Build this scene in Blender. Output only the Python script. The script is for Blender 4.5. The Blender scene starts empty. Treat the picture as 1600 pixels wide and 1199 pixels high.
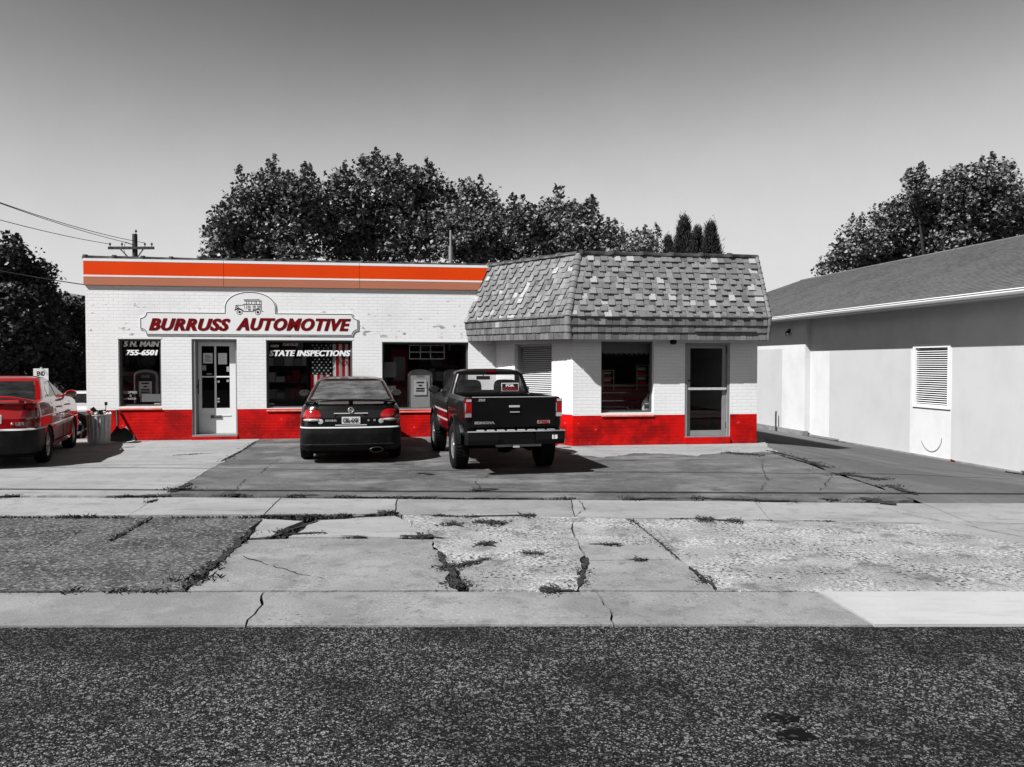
import bpy, math, random
import numpy as np
from mathutils import Vector, Matrix
R = math.radians
random.seed(7)
S = bpy.context.scene
COL = S.collection

# ---------------------------------------------------------------- camera
F_PX, EYE, HORIZON = 1250.0, 1.75, 567.0
PITCH = math.atan((599.5 - HORIZON) / F_PX)
cam_d = bpy.data.cameras.new('camera')
cam = bpy.data.objects.new('camera', cam_d); COL.objects.link(cam)
cam_d.sensor_width = 36; cam_d.lens = 36 * F_PX / 1600
cam_d.clip_start = 0.05; cam_d.clip_end = 5000
cam.location = (0, 0, EYE); cam.rotation_euler = (R(90) - PITCH, 0, 0)
S.camera = cam

# ---------------------------------------------------------------- sky, sun, exposure
SUN_H = Vector((-0.77, -0.64)).normalized(); SUN_EL = R(47)
w = bpy.data.worlds.new('World'); S.world = w; w.use_nodes = True
nt = w.node_tree; nt.nodes.clear()
sky = nt.nodes.new('ShaderNodeTexSky'); sky.sky_type = 'NISHITA'; sky.sun_disc = False
sky.sun_elevation = SUN_EL; sky.sun_rotation = math.atan2(SUN_H.x, SUN_H.y)
sky.air_density = 1.0; sky.dust_density = 0.0; sky.ozone_density = 1.0
sep = nt.nodes.new('ShaderNodeSeparateColor')          # the photograph is black and white, taken as if through a red filter
nt.links.new(sky.outputs[0], sep.inputs[0])
def mth(op, a, b):                                     # film curve of the whole sky: dark overhead, pale and level near the horizon
    n = nt.nodes.new('ShaderNodeMath'); n.operation = op
    for i, q in enumerate((a, b)):
        if isinstance(q, float): n.inputs[i].default_value = q
        else: nt.links.new(q, n.inputs[i])
    return n.outputs[0]
x4 = mth('POWER', mth('DIVIDE', sep.outputs[0], 1.35), 4.0)
lum = mth('MULTIPLY', mth('DIVIDE', x4, mth('ADD', x4, 3.45)), 4.13)
hz = nt.nodes.new('ShaderNodeTexNoise'); hz.inputs['Scale'].default_value = 5.0; hz.inputs['Detail'].default_value = 9; hz.inputs['Roughness'].default_value = .75   # faint uneven haze
hm = nt.nodes.new('ShaderNodeMapRange'); hm.inputs[1].default_value = .3; hm.inputs[2].default_value = .7; hm.inputs[3].default_value = .96; hm.inputs[4].default_value = 1.04
nt.links.new(hz.outputs[0], hm.inputs[0]); lum = mth('MULTIPLY', lum, hm.outputs[0])
bg = nt.nodes.new('ShaderNodeBackground'); bg.inputs[1].default_value = 0.1
nt.links.new(lum, bg.inputs[0])
wo = nt.nodes.new('ShaderNodeOutputWorld'); nt.links.new(bg.outputs[0], wo.inputs[0])
sun_d = bpy.data.lights.new('sun', 'SUN'); sun_d.energy = 5.0; sun_d.angle = R(0.5); sun_d.color = (1, 1, 1)
sun = bpy.data.objects.new('sun', sun_d); COL.objects.link(sun)
sv = Vector((SUN_H.x * math.cos(SUN_EL), SUN_H.y * math.cos(SUN_EL), math.sin(SUN_EL)))
sun.rotation_euler = sv.to_track_quat('Z', 'Y').to_euler(); sun.location = (-20, -15, 30)
S.view_settings.view_transform = 'Standard'; S.view_settings.look = 'None'
S.view_settings.gamma = 1; S.view_settings.exposure = 0.835
S.render.engine = 'CYCLES'
S.cycles.use_denoising = True
S.cycles.max_bounces = 8; S.cycles.transparent_max_bounces = 24

# ---------------------------------------------------------------- survey helpers (photo pixel -> place on a known plane)
TH = math.atan(190 / F_PX)                      # both buildings stand turned by this angle to the street
CT, ST = math.cos(TH), math.sin(TH)
def ray(u, v):
    a, b = (u - 800) / F_PX, (599.5 - v) / F_PX
    return Vector((a, math.cos(PITCH) + b * math.sin(PITCH), -math.sin(PITCH) + b * math.cos(PITCH)))
def fall(xb, yb):                                 # the alley drops towards the neighbouring building
    k = min(max((yb - 9.6) / 4.0, 0), 1); return -max(0.0, xb - 8.0) * 0.115 * k * k * (3 - 2 * k)
def G3(u, v):
    d = ray(u, v); z = 0.0
    for _ in range(30):
        t = (z - EYE) / d.z; x, y = d.x * t, d.y * t; z = .5 * z + .5 * fall(CT * x + ST * y, -ST * x + CT * y)
    return Vector((x, y, z))
def G(u, v, z=0.0):
    q = G3(u, v); return (q.x, q.y)
def D(u, v, y):
    d = ray(u, v); t = y / d.y
    return Vector((d.x * t, y, EYE + d.z * t))
def b2w(x, y, z=0): return Vector((CT * x - ST * y, ST * x + CT * y, z))
def BY(u, v, Y):                                 # on plane Y'=Y of the building frame -> (X', z)
    d = ray(u, v); yb = -ST * d.x + CT * d.y; t = Y / yb
    return (CT * d.x + ST * d.y) * t, EYE + d.z * t
def BX(u, v, X):                                 # on plane X'=X -> (Y', z)
    d = ray(u, v); xb = CT * d.x + ST * d.y; t = X / xb
    return (-ST * d.x + CT * d.y) * t, EYE + d.z * t

# ---------------------------------------------------------------- mesh builder
class MB:
    def __init__(s): s.v = []; s.f = []; s.m = []; s.s = []
    def add(s, vs, fs, mat=0, smooth=False):
        o = len(s.v); s.v += [tuple(p) for p in vs]
        for f in fs: s.f.append(tuple(i + o for i in f)); s.m.append(mat); s.s.append(smooth)
        return s
    def box(s, x0, x1, y0, y1, z0, z1, mat=0):
        vs = [(x, y, z) for z in (z0, z1) for y in (y0, y1) for x in (x0, x1)]
        return s.add(vs, [(0, 2, 3, 1), (4, 5, 7, 6), (0, 1, 5, 4), (2, 6, 7, 3), (0, 4, 6, 2), (1, 3, 7, 5)], mat)
    def bar(s, a, b, w, h, mat=0, up=(0, 0, 1)):  # rectangular bar from a to b
        a, b = Vector(a), Vector(b); d = (b - a).normalized(); u = Vector(up)
        sd = d.cross(u)
        if sd.length < 1e-4: sd = d.cross(Vector((1, 0, 0)))
        sd.normalize(); u = sd.cross(d)
        vs = []
        for p in (a, b):
            for i, j in ((-1, -1), (1, -1), (1, 1), (-1, 1)): vs.append(p + sd * i * w / 2 + u * j * h / 2)
        return s.add(vs, [(3, 2, 1, 0), (4, 5, 6, 7), (0, 1, 5, 4), (1, 2, 6, 5), (2, 3, 7, 6), (3, 0, 4, 7)], mat)
    def tube(s, pts, rad, n=8, mat=0, cap=True, smooth=True):
        pts = [Vector(p) for p in pts]; k = len(pts)
        if not hasattr(rad, '__len__'): rad = [rad] * k
        vs = []; pu = None
        for i, p in enumerate(pts):
            d = (pts[min(i + 1, k - 1)] - pts[max(i - 1, 0)]).normalized()
            if pu is None:
                pu = d.cross(Vector((0, 0, 1)))
                if pu.length < 1e-3: pu = d.cross(Vector((1, 0, 0)))
            else: pu = pu - d * pu.dot(d)
            pu.normalize(); q = d.cross(pu)
            for j in range(n):
                a = 2 * math.pi * j / n; vs.append(p + (pu * math.cos(a) + q * math.sin(a)) * rad[i])
        fs = [(i * n + j, i * n + (j + 1) % n, (i + 1) * n + (j + 1) % n, (i + 1) * n + j) for i in range(k - 1) for j in range(n)]
        s.add(vs, fs, mat, smooth)
        if cap: s.add(vs[:n], [tuple(range(n))[::-1]], mat); s.add(vs[-n:], [tuple(range(n))], mat)
        return s
    def lathe(s, prof, n=24, org=(0, 0, 0), ax=(0, 0, 1), mat=0, smooth=True):   # prof [(r, h)]
        ax = Vector(ax).normalized(); u = ax.cross(Vector((0, 0, 1)))
        if u.length < 1e-3: u = Vector((1, 0, 0))
        u.normalize(); q = ax.cross(u); o = Vector(org); vs = []
        for r, h in prof:
            for j in range(n):
                a = 2 * math.pi * j / n; vs.append(o + ax * h + (u * math.cos(a) + q * math.sin(a)) * r)
        fs = [(i * n + j, i * n + (j + 1) % n, (i + 1) * n + (j + 1) % n, (i + 1) * n + j) for i in range(len(prof) - 1) for j in range(n)]
        return s.add(vs, fs, mat, smooth)
    def poly(s, pts3, thick=None, mat=0):          # polygon of 3D points, extruded by vector thick
        pts = [Vector(p) for p in pts3]; n = len(pts)
        if thick is None: return s.add(pts, [tuple(range(n))], mat)
        t = Vector(thick); vs = pts + [p + t for p in pts]
        fs = [tuple(range(n))[::-1], tuple(range(n, 2 * n))] + [(i, (i + 1) % n, n + (i + 1) % n, n + i) for i in range(n)]
        return s.add(vs, fs, mat)
    def build(s, name, mats, parent=None, org=(0, 0, 0), loc=None, rotz=None):
        me = bpy.data.meshes.new(name)
        o = Vector(org); me.from_pydata([(a - o.x, b - o.y, c - o.z) for a, b, c in s.v], [], s.f)
        if not isinstance(mats, (list, tuple)): mats = [mats]
        for m in mats: me.materials.append(m)
        me.polygons.foreach_set('material_index', s.m); me.polygons.foreach_set('use_smooth', s.s)
        me.update()
        return link(name, me, parent, loc, rotz)
def link(name, me, parent=None, loc=None, rotz=None):
    ob = bpy.data.objects.new(name, me); COL.objects.link(ob)
    if parent is not None: ob.parent = parent
    if loc is not None: ob.location = loc
    if rotz is not None: ob.rotation_euler = (0, 0, rotz)
    return ob
def tag(o, label=None, cat=None, group=None, kind=None):
    for k, v in (('label', label), ('category', cat), ('group', group), ('kind', kind)):
        if v: o[k] = v
    return o
def thing(name, label, cat, loc=(0, 0, 0), rotz=0.0, group=None):
    o = bpy.data.objects.new(name, None); COL.objects.link(o); o.empty_display_size = 0.2
    o.location = loc; o.rotation_euler = (0, 0, rotz)
    return tag(o, label, cat, group)
def copy_tree(o, parent=None):
    c = o.copy(); COL.objects.link(c); c.parent = parent
    for ch in list(o.children): copy_tree(ch, c)
    return c
def text_mb(txt, size, shear=0.0, bold=0.0, space=1.0, wscale=1.0, align='CENTER'):
    cu = bpy.data.curves.new('letters', 'FONT'); cu.body = txt; cu.size = size; cu.shear = shear; cu.offset = bold
    cu.align_x = align; cu.space_character = space; cu.resolution_u = 3
    ob = bpy.data.objects.new('letters', cu); COL.objects.link(ob)
    dg = bpy.context.evaluated_depsgraph_get(); me = bpy.data.meshes.new_from_object(ob.evaluated_get(dg))
    vs = [(v.co.x * wscale, v.co.y) for v in me.vertices]; fs = [tuple(p.vertices) for p in me.polygons]
    bpy.data.objects.remove(ob); bpy.data.curves.remove(cu); bpy.data.meshes.remove(me)
    return vs, fs
def lettering(name, txt, size, mat, parent, place, fit=None, fat=0.0, **k):   # place(x, y) -> 3D; fit = total width; fat = brush width
    vs, fs = text_mb(txt, size, **k)
    if fit:
        x0 = min(p[0] for p in vs); x1 = max(p[0] for p in vs); q = fit / (x1 - x0); c = (x0 + x1) / 2
        vs = [((x - c) * q, y) for x, y in vs]
    m = MB()
    for i, d in enumerate((0.0, -fat, fat, -fat / 2, fat / 2) if fat else (0.0,)):
        q = [Vector(place(x + d, y)) for x, y in vs]; m.add([(a.x, a.y - .0007 * i, a.z) for a in q], fs)
    return m.build(name, mat, parent)

# ---------------------------------------------------------------- materials
ALBEDO_SCALE = 0.75                                            # scales every base colour down against raised exposure, for deeper shade
def col4(c, k=1.0):
    if not hasattr(c, '__len__'): c = (c, c, c)
    return (c[0] * k, c[1] * k, c[2] * k, 1)
def M(name, col, rough=0.8, layers=(), bumps=(), spec=0.12, metal=0.0, coat=0.0, vec='obj', rand=0.0):
    """layers: (kind, scale, lo, hi, colour, strength[, stretch]); bumps: (kind, scale, strength, distance)"""
    m = bpy.data.materials.new(name); m.use_nodes = True; t = m.node_tree; N = t.nodes; L = t.links
    b = N['Principled BSDF']; b.inputs['Roughness'].default_value = rough; b.inputs['Metallic'].default_value = metal
    b.inputs['Specular IOR Level'].default_value = spec; b.inputs['Coat Weight'].default_value = coat
    b.inputs['Coat Roughness'].default_value = 0.04
    tc = N.new('ShaderNodeTexCoord'); base = tc.outputs['Object']
    if vec == 'wall':                            # lay the texture on upright faces
        sx = N.new('ShaderNodeSeparateXYZ'); L.new(base, sx.inputs[0]); ad = N.new('ShaderNodeMath'); L.new(sx.outputs[0], ad.inputs[0]); L.new(sx.outputs[1], ad.inputs[1])
        cb = N.new('ShaderNodeCombineXYZ'); L.new(ad.outputs[0], cb.inputs[0]); L.new(sx.outputs[2], cb.inputs[1]); base = cb.outputs[0]
    def tex(kind, scale, stretch=None):
        v = base
        if stretch:
            mp = N.new('ShaderNodeMapping'); mp.inputs['Scale'].default_value = stretch; L.new(v, mp.inputs[0]); v = mp.outputs[0]
        if kind == 'noise':
            n = N.new('ShaderNodeTexNoise'); n.inputs['Scale'].default_value = scale; n.inputs['Detail'].default_value = 6; n.inputs['Roughness'].default_value = 0.6; L.new(v, n.inputs[0]); return n.outputs[0]
        if kind in ('cell', 'spot', 'crack'):
            n = N.new('ShaderNodeTexVoronoi'); n.inputs['Scale'].default_value = scale; L.new(v, n.inputs[0])
            if kind == 'cell':
                s_ = N.new('ShaderNodeSeparateColor'); L.new(n.outputs['Color'], s_.inputs[0]); return s_.outputs[0]
            if kind == 'crack': n.feature = 'DISTANCE_TO_EDGE'
            return n.outputs['Distance']
        if kind == 'brick':
            n = N.new('ShaderNodeTexBrick'); n.inputs['Scale'].default_value = 1; n.inputs['Brick Width'].default_value = 0.215; n.inputs['Row Height'].default_value = 0.0725
            n.inputs['Mortar Size'].default_value = 0.006; n.inputs['Mortar Smooth'].default_value = 0.4; L.new(v, n.inputs[0]); return n.outputs['Fac']
    cur = None
    rgb = N.new('ShaderNodeRGB'); rgb.outputs[0].default_value = col4(col, ALBEDO_SCALE); cur = rgb.outputs[0]
    if rand:
        oi = N.new('ShaderNodeObjectInfo'); mr = N.new('ShaderNodeMapRange'); mr.inputs[3].default_value = 1 - rand; mr.inputs[4].default_value = 1 + rand
        L.new(oi.outputs['Random'], mr.inputs[0]); vm = N.new('ShaderNodeVectorMath'); vm.operation = 'SCALE'; L.new(cur, vm.inputs[0]); L.new(mr.outputs[0], vm.inputs['Scale']); cur = vm.outputs[0]
    for ly in layers:
        kind, scale, lo, hi, c, st = ly[:6]
        o = tex(kind, scale, ly[6] if len(ly) > 6 else None)
        mr = N.new('ShaderNodeMapRange'); mr.inputs[1].default_value = lo; mr.inputs[2].default_value = hi; mr.inputs[4].default_value = st; L.new(o, mr.inputs[0])
        fac = mr.outputs[0]
        if len(ly) > 7:                          # only between heights z0..z1, or where another texture allows
            mk = ly[7]
            if mk[0] == 'z':
                s2 = N.new('ShaderNodeSeparateXYZ'); L.new(tc.outputs['Object'], s2.inputs[0]); prev = None
                for (e0, e1) in ((mk[1] - .06, mk[1]), (mk[2] + .06, mk[2])):
                    r2 = N.new('ShaderNodeMapRange'); r2.inputs[1].default_value = e0; r2.inputs[2].default_value = e1; L.new(s2.outputs[2], r2.inputs[0])
                    mu = N.new('ShaderNodeMath'); mu.operation = 'MULTIPLY'; L.new(fac, mu.inputs[0]); L.new(r2.outputs[0], mu.inputs[1]); fac = mu.outputs[0]
            else:
                o2 = tex(mk[0], mk[1]); r2 = N.new('ShaderNodeMapRange'); r2.inputs[1].default_value = mk[2]; r2.inputs[2].default_value = mk[3]; L.new(o2, r2.inputs[0])
                mu = N.new('ShaderNodeMath'); mu.operation = 'MULTIPLY'; L.new(fac, mu.inputs[0]); L.new(r2.outputs[0], mu.inputs[1]); fac = mu.outputs[0]
        mx = N.new('ShaderNodeMix'); mx.data_type = 'RGBA'; L.new(fac, mx.inputs[0]); L.new(cur, mx.inputs[6]); mx.inputs[7].default_value = col4(c, ALBEDO_SCALE); cur = mx.outputs[2]
    L.new(cur, b.inputs['Base Color'])
    nrm = None
    for kind, scale, st, dist in bumps:
        bp = N.new('ShaderNodeBump'); bp.inputs['Strength'].default_value = abs(st); bp.inputs['Distance'].default_value = dist; bp.invert = st < 0
        L.new(tex(kind, scale), bp.inputs['Height'])
        if nrm: L.new(nrm, bp.inputs['Normal'])
        nrm = bp.outputs[0]
    if nrm: L.new(nrm, b.inputs['Normal'])
    return m
def glass(name, tint, f0=.035, rough=0.0):
    m = bpy.data.materials.new(name); m.use_nodes = True; t = m.node_tree; t.nodes.clear(); N = t.nodes; L = t.links
    tr = N.new('ShaderNodeBsdfTransparent'); tr.inputs[0].default_value = col4(tint)
    gl = N.new('ShaderNodeBsdfGlossy'); gl.inputs['Roughness'].default_value = rough
    lw = N.new('ShaderNodeLayerWeight'); lw.inputs[0].default_value = .5; p5 = N.new('ShaderNodeMath'); p5.operation = 'POWER'; p5.inputs[1].default_value = 5; L.new(lw.outputs['Facing'], p5.inputs[0])
    mr = N.new('ShaderNodeMapRange'); mr.inputs[3].default_value = f0; L.new(p5.outputs[0], mr.inputs[0])
    mx = N.new('ShaderNodeMixShader'); L.new(mr.outputs[0], mx.inputs[0]); L.new(tr.outputs[0], mx.inputs[1]); L.new(gl.outputs[0], mx.inputs[2])
    o = N.new('ShaderNodeOutputMaterial'); L.new(mx.outputs[0], o.inputs[0]); return m

RED = (0.62, 0.004, 0.004)
MT = dict(
    road=M('road asphalt', 0.004, 0.95, [('cell', 125, .30, .38, .016, 1), ('cell', 125, .60, .68, .060, 1), ('cell', 125, .86, .91, .26, 1), ('cell', 60, .93, .96, .24, .85), ('noise', 1.3, .46, .62, .004, .60), ('noise', 4, .62, .70, .12, .4, (.5, 2.2, 1)), ('noise', 14, .67, .71, .22, .6, (.5, 1.6, 1)), ('noise', .45, .52, .62, .003, .75)], [('spot', 112, -.8, .010)]),
    seal=M('smooth gutter asphalt', 0.055, 0.9, [('noise', 9, .4, .7, .03, .6), ('noise', 60, .58, .66, .14, .6), ('noise', 45, .60, .66, .012, .6)], [('noise', 60, .4, .01)]),
    asphalt=M('old lot asphalt', 0.125, 0.9, [('noise', .45, .42, .58, .065, .8, (.8, 1.2, 1)), ('noise', 1.1, .5, .64, .21, .8, (.8, 1.2, 1)), ('noise', 3, .52, .66, .06, .7), ('noise', 6, .52, .72, .22, .5), ('noise', 50, .57, .66, .22, .5), ('noise', 38, .60, .68, .03, .6), ('noise', 1.7, .6, .68, .03, .7, (.7, 1.3, 1)), ('noise', 70, .56, .64, .26, .35)], [('noise', 60, .5, .012)]),
    patch=M('weathered asphalt patch', 0.095, 0.95, [('noise', .8, .40, .6, .04, .75), ('noise', 2.0, .42, .62, .15, .8), ('noise', 8, .5, .7, .035, .8), ('noise', 30, .54, .60, .28, .85), ('noise', 34, .55, .60, .010, .85)], [('noise', 45, .7, .02)]),
    alley=M('alley asphalt', 0.105, 0.9, [('noise', .55, .42, .62, .17, .8, (1.6, .25, 1)), ('noise', 6, .5, .75, .06, .5), ('noise', 50, .58, .68, .2, .4)], [('noise', 60, .4, .01)]),
    conc=M('worn concrete', 0.28, 0.9, [('noise', 1.3, .4, .65, .20, .8), ('noise', 6, .5, .72, .30, .6), ('noise', 22, .58, .72, .12, .5), ('noise', .6, .5, .6, .16, .6), ('noise', 3.7, .54, .68, .17, .5), ('noise', 17, .56, .70, .16, .4), ('noise', 55, .57, .66, .44, .35), ('noise', 70, .58, .66, .09, .4), ('noise', 40, .63, .68, .04, .7)], [('noise', 40, .4, .01)]),
    concl=M('pale concrete', 0.33, 0.9, [('noise', .9, .42, .65, .24, .8, (.5, 1.6, 1)), ('noise', 5, .5, .75, .34, .5), ('noise', 26, .62, .74, .13, .6), ('noise', 2.2, .56, .68, .15, .6, (.4, 1.8, 1)), ('noise', 3.7, .54, .68, .17, .5), ('noise', 17, .56, .70, .16, .4), ('noise', 55, .57, .66, .44, .35), ('noise', 70, .58, .66, .09, .4), ('noise', 40, .65, .69, .04, .7)], [('noise', 40, .3, .008)]),
    concd=M('stained concrete', 0.24, 0.9, [('noise', 1.2, .45, .6, .31, .7), ('noise', 7, .55, .72, .11, .7), ('noise', 34, .54, .62, .38, .75, None, ('noise', 1.7, .46, .58)), ('noise', 30, .58, .63, .03, .8, None, ('noise', 2.1, .46, .58)), ('noise', .5, .5, .62, .13, .5), ('noise', 4.2, .52, .68, .13, .5), ('noise', 60, .57, .66, .36, .4), ('noise', 75, .58, .66, .06, .5)], [('noise', 36, .5, .012)]),
    concn=M('new white concrete', 0.46, 0.85, [('noise', 1.2, .4, .7, .39, .8), ('noise', 4, .5, .66, .36, .6, (.4, 2, 1)), ('noise', 45, .64, .7, .2, .6), ('noise', 30, .6, .75, .36, .4)], [('noise', 60, .2, .005)]),
    aggr=M('exposed aggregate concrete', 0.34, 0.9, [('noise', 1.1, .42, .6, .26, .8), ('noise', 30, .48, .54, .60, .95, None, ('noise', 1.3, .42, .58)), ('noise', 26, .545, .575, .014, .95, None, ('noise', 1.9, .40, .58)), ('noise', 3, .54, .66, .12, .7), ('noise', 60, .56, .64, .05, .7)], [('noise', 30, .7, .02), ('noise', 60, .5, .01)]),
    dirt=M('dark joint soil', 0.025, 1.0, [('noise', 9, .45, .65, .05, .7), ('noise', 40, .56, .64, .13, .7)], [('noise', 25, .8, .02)]),
    ground=M('rough ground', 0.07, 1.0, [('noise', .5, .4, .65, .12, .7), ('noise', 5, .5, .7, .04, .6)], [('noise', 12, .6, .03)]),
    brick=M('white painted brick', 0.84, 0.65, [('noise', 1.2, .45, .75, .70, .7), ('noise', 2.8, .585, .60, .26, .85, (1, 1.7, 1), ('z', 2.38, 2.60)), ('noise', 3.4, .635, .645, .36, .8, (1, 2.4, 1), ('z', 2.60, 3.2)), ('noise', 14, .62, .66, .5, .5, (1, 4, 1)), ('brick', 1, .5, 1, .55, .20, None, ('noise', 1.1, .48, .62))], [('brick', 1, -.75, .008), ('noise', 22, .12, .01)], vec='wall'),
    redb=M('red painted brick base', (0.60, 0.0035, 0.0025), 0.6, [('noise', 1.1, .42, .60, (0.22, 0.002, 0.002), .85), ('noise', 3.5, .52, .7, (0.75, 0.006, 0.004), .7), ('noise', 7, .70, .72, (.6, .42, .38), .8), ('noise', 16, .54, .62, (.22, .05, .04), .6, None, ('z', -.05, .07))], [('brick', 1, -.6, .007), ('noise', 25, .3, .01)], vec='wall'),
    redsill=M('pale red sill', (0.62, 0.16, 0.12), 0.6, [('noise', 6, .45, .65, (.6, .35, .3), .7)]),
    white=M('white paint', 0.78, 0.5, [('noise', 2, .5, .75, .68, .6)]),
    signw=M('white sign board', 0.80, 0.45, [('noise', 1.5, .5, .75, .74, .6)]),
    orange=M('orange fascia', (0.74, 0.055, 0.002), 0.45, [('noise', .8, .4, .7, (.66, .045, .002), .7)]),
    salmon=M('faded salmon fascia', (0.46, 0.17, 0.10), 0.5, [('noise', .8, .4, .7, (.42, .155, .095), .7)]),
    sletter=M('dark red letters', (0.17, 0.002, 0.004), 0.45, [('noise', 5, .45, .65, (.09, .002, .004), .6)]),
    lwhite=M('white window letters', 0.85, 0.5), lgrey=M('faded window letters', 0.30, 0.6),
    ink=M('black line paint', 0.015, 0.6),
    coping=M('glazed clay coping', 0.055, 0.45, [('noise', 5, .45, .65, .10, .7), ('noise', 16, .6, .7, .02, .6)], rand=.35),
    tar=M('roof tar', 0.03, 0.9, [], [('noise', 6, .6, .05)]),
    frame=M('grey aluminium', 0.34, 0.4, [('noise', 5, .45, .7, .26, .6)], metal=.35),
    dframe=M('dark grey frame', 0.10, 0.5), black=M('black plastic', 0.012, 0.4),
    steel=M('galvanised steel', 0.62, 0.5, [('noise', 14, .45, .6, .48, .7)], metal=.15),
    chrome=M('chrome', 0.75, 0.12, metal=1.0), rust=M('rusty iron', 0.05, 0.8, [('noise', 20, .5, .6, .09, .6)]),
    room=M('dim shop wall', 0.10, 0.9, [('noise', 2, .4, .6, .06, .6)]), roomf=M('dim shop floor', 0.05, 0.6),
    paper=M('paper', 0.75, 0.8), dpaper=M('grey paper', 0.33, 0.8),
    stw=M('white stucco', 0.68, 0.85, [('noise', 1.5, .45, .7, .56, .6), ('noise', 2.5, .54, .7, .52, .2, (1, 1, .12)), ('noise', 6, .45, .62, .34, .6, None, ('z', -.7, -.50))], [('noise', 90, .15, .006)]),
    stg=M('grey stucco', 0.53, 0.85, [('noise', 1.2, .42, .68, .48, .7), ('noise', 2.5, .54, .7, .43, .2, (1, 1, .12)), ('noise', 6, .45, .62, .30, .6, None, ('z', -.7, -.50))], [('noise', 90, .15, .006)]),
    kerb=M('wall footing', 0.26, 0.9, [('noise', 4, .45, .6, .16, .7)], [('noise', 30, .4, .01)]),
    wood=M('weathered pole wood', 0.045, 0.9, [('noise', 7, .45, .6, .08, .7, (1, 1, .1))]),
    wire=M('black cable', 0.01, 0.6),
    leafw=M('weed leaves', 0.040, 0.7, rand=.2),
    win=glass('window glass', .86, .022), trim=M('white trim', .78, .5),
)
# ================================================================ the ground
m = MB(); m.add([(-1500, -300, -.8), (1500, -300, -.8), (1500, 3000, -.8), (-1500, 3000, -.8)], [(0, 1, 2, 3)])
tag(m.build('ground', MT['ground']), kind='structure')
def jag(p, q, amp, step=0.10):
    key = sorted([tuple(round(c, 3) for c in p), tuple(round(c, 3) for c in q)])
    rnd = random.Random(hash((key[0], key[1])) & 0xffffff); rnd = random.Random(int(abs(key[0][0] * 7919 + key[0][1] * 104729 + key[1][0] * 31 + key[1][1] * 17) * 1000))
    a, b = Vector(key[0]), Vector(key[1]); L = (b - a).length; n = max(1, min(90, int(L / step))); d = (b - a) / max(L, 1e-6); nr = Vector((-d.y, d.x))
    out = []; off = 0
    for i in range(n):
        t = i / n; fade = min(1, 6 * t, 6 * (1 - t)); off = .6 * off + rnd.uniform(-1, 1) * amp
        out.append(a + (b - a) * t + nr * off * fade)
    out.append(b)
    if (Vector(p) - a).length > 1e-3: out.reverse()
    return out[:-1]
def outline(px, amp):
    pts = []
    g = [p if len(p) == 3 else (p[0], p[1], None) for p in px]
    w2 = [G(p[0], p[1]) for p in g]
    for i in range(len(w2)): pts += jag(w2[i], w2[(i + 1) % len(w2)], g[i][2] if g[i][2] is not None else amp)
    return pts
def inset(pts, d):
    n = len(pts); area = sum(pts[i].x * pts[(i + 1) % n].y - pts[(i + 1) % n].x * pts[i].y for i in range(n))
    sg = 1 if area > 0 else -1; out = []
    for i in range(n):
        e = (pts[(i + 1) % n] - pts[i - 1]).normalized(); out.append(pts[i] + Vector((-e.y, e.x)) * d * sg)
    return out if sg > 0 else out[::-1]
def slab(px, mat, parent, amp=.012, gap=.012, z=0.0, name='slab', th=.09):
    pts = inset(outline(px, amp), gap); m = MB(); n = len(pts)
    vt = [(p.x, p.y, z) for p in pts]; vb = [(p.x, p.y, z - th) for p in pts]
    m.add(vt + vb, [tuple(range(n))] + [((i + 1) % n, i, n + i, n + (i + 1) % n) for i in range(n)])
    return m.build(name, mat, parent)
LX, RX = -1100, 2800                                   # how far the street goes on to both sides, in photo widths
def base(name, v0, v1, z=-.06, mat='dirt'):
    x0, y0 = G(LX, v0); x1, _ = G(RX, v0); a0, b0 = G(LX, v1); a1, _ = G(RX, v1); m = MB()
    m.add([(a0 - 8, b0, z), (a1 + 8, b0, z), (x1 + 2, y0, z), (x0 - 2, y0, z)], [(0, 1, 2, 3)])
    return tag(m.build(name, MT[mat]), kind='structure')
m = MB(); m.add([(-60, -14, -.014), (60, -14, -.014), (60, 5.45, -.014), (-60, 5.45, -.014)], [(0, 1, 2, 3)])
road = tag(m.build('road', MT['road']), kind='structure')
gutter = base('gutter', 922, 976, -.055)
slab([(LX, 926), (412, 925, .02), (410, 945, .02), (398, 960, .02), (384, 977.5), (LX, 978)], MT['conc'], gutter, .006, .008)
slab([(413, 925), (932, 925, .02), (944, 945, .02), (960, 976.5), (384, 977.5, .02), (398, 960, .02), (410, 945, .02)], MT['concd'], gutter, .006, .008)
slab([(932, 925), (1277, 925, .003), (1366, 977), (960, 976.5, .02), (944, 945, .02)], MT['concd'], gutter, .006, .008)
slab([(1278, 925, .002), (RX, 925, .002), (RX, 976, .002), (1366, 977, .002)], MT['concn'], gutter, .002, .006, z=.006)
apron = base('driveway_apron', 803, 928, -.058)
slab([(LX, 807), (300, 807), (406, 809, .03), (396, 828, .03), (360, 862, .03), (322, 895, .03), (290, 924), (LX, 926)], MT['patch'], apron, .02, .012, z=-.012, name='asphalt_patch')
slab([(410, 811), (474, 814, .03), (426, 838, .02), (390, 842), (398, 828)], MT['concl'], apron, .012, .008)
slab([(492, 813, .02), (616, 806), (630, 812, .03), (676, 840), (560, 839), (450, 839, .02)], MT['concl'], apron, .012, .008)
slab([(388, 844), (450, 842), (560, 842), (676, 843, .03), (688, 862, .05), (697, 884, .05), (716, 922), (292, 924), (322, 897, .03), (360, 864, .03)], MT['concd'], apron, .012, .006)
slab([(628, 805), (740, 803, .02), (892, 808, .02), (897, 836), (914, 868, .03), (908, 900, .03), (903, 922), (734, 922), (716, 900, .04), (703, 880, .05), (692, 862, .05), (680, 840, .03)], MT['aggr'], apron, .012, .008)
slab([(892, 808), (986, 811, .012), (1034, 851), (906, 853), (897, 836)], MT['aggr'], apron, .010, .006)
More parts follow.
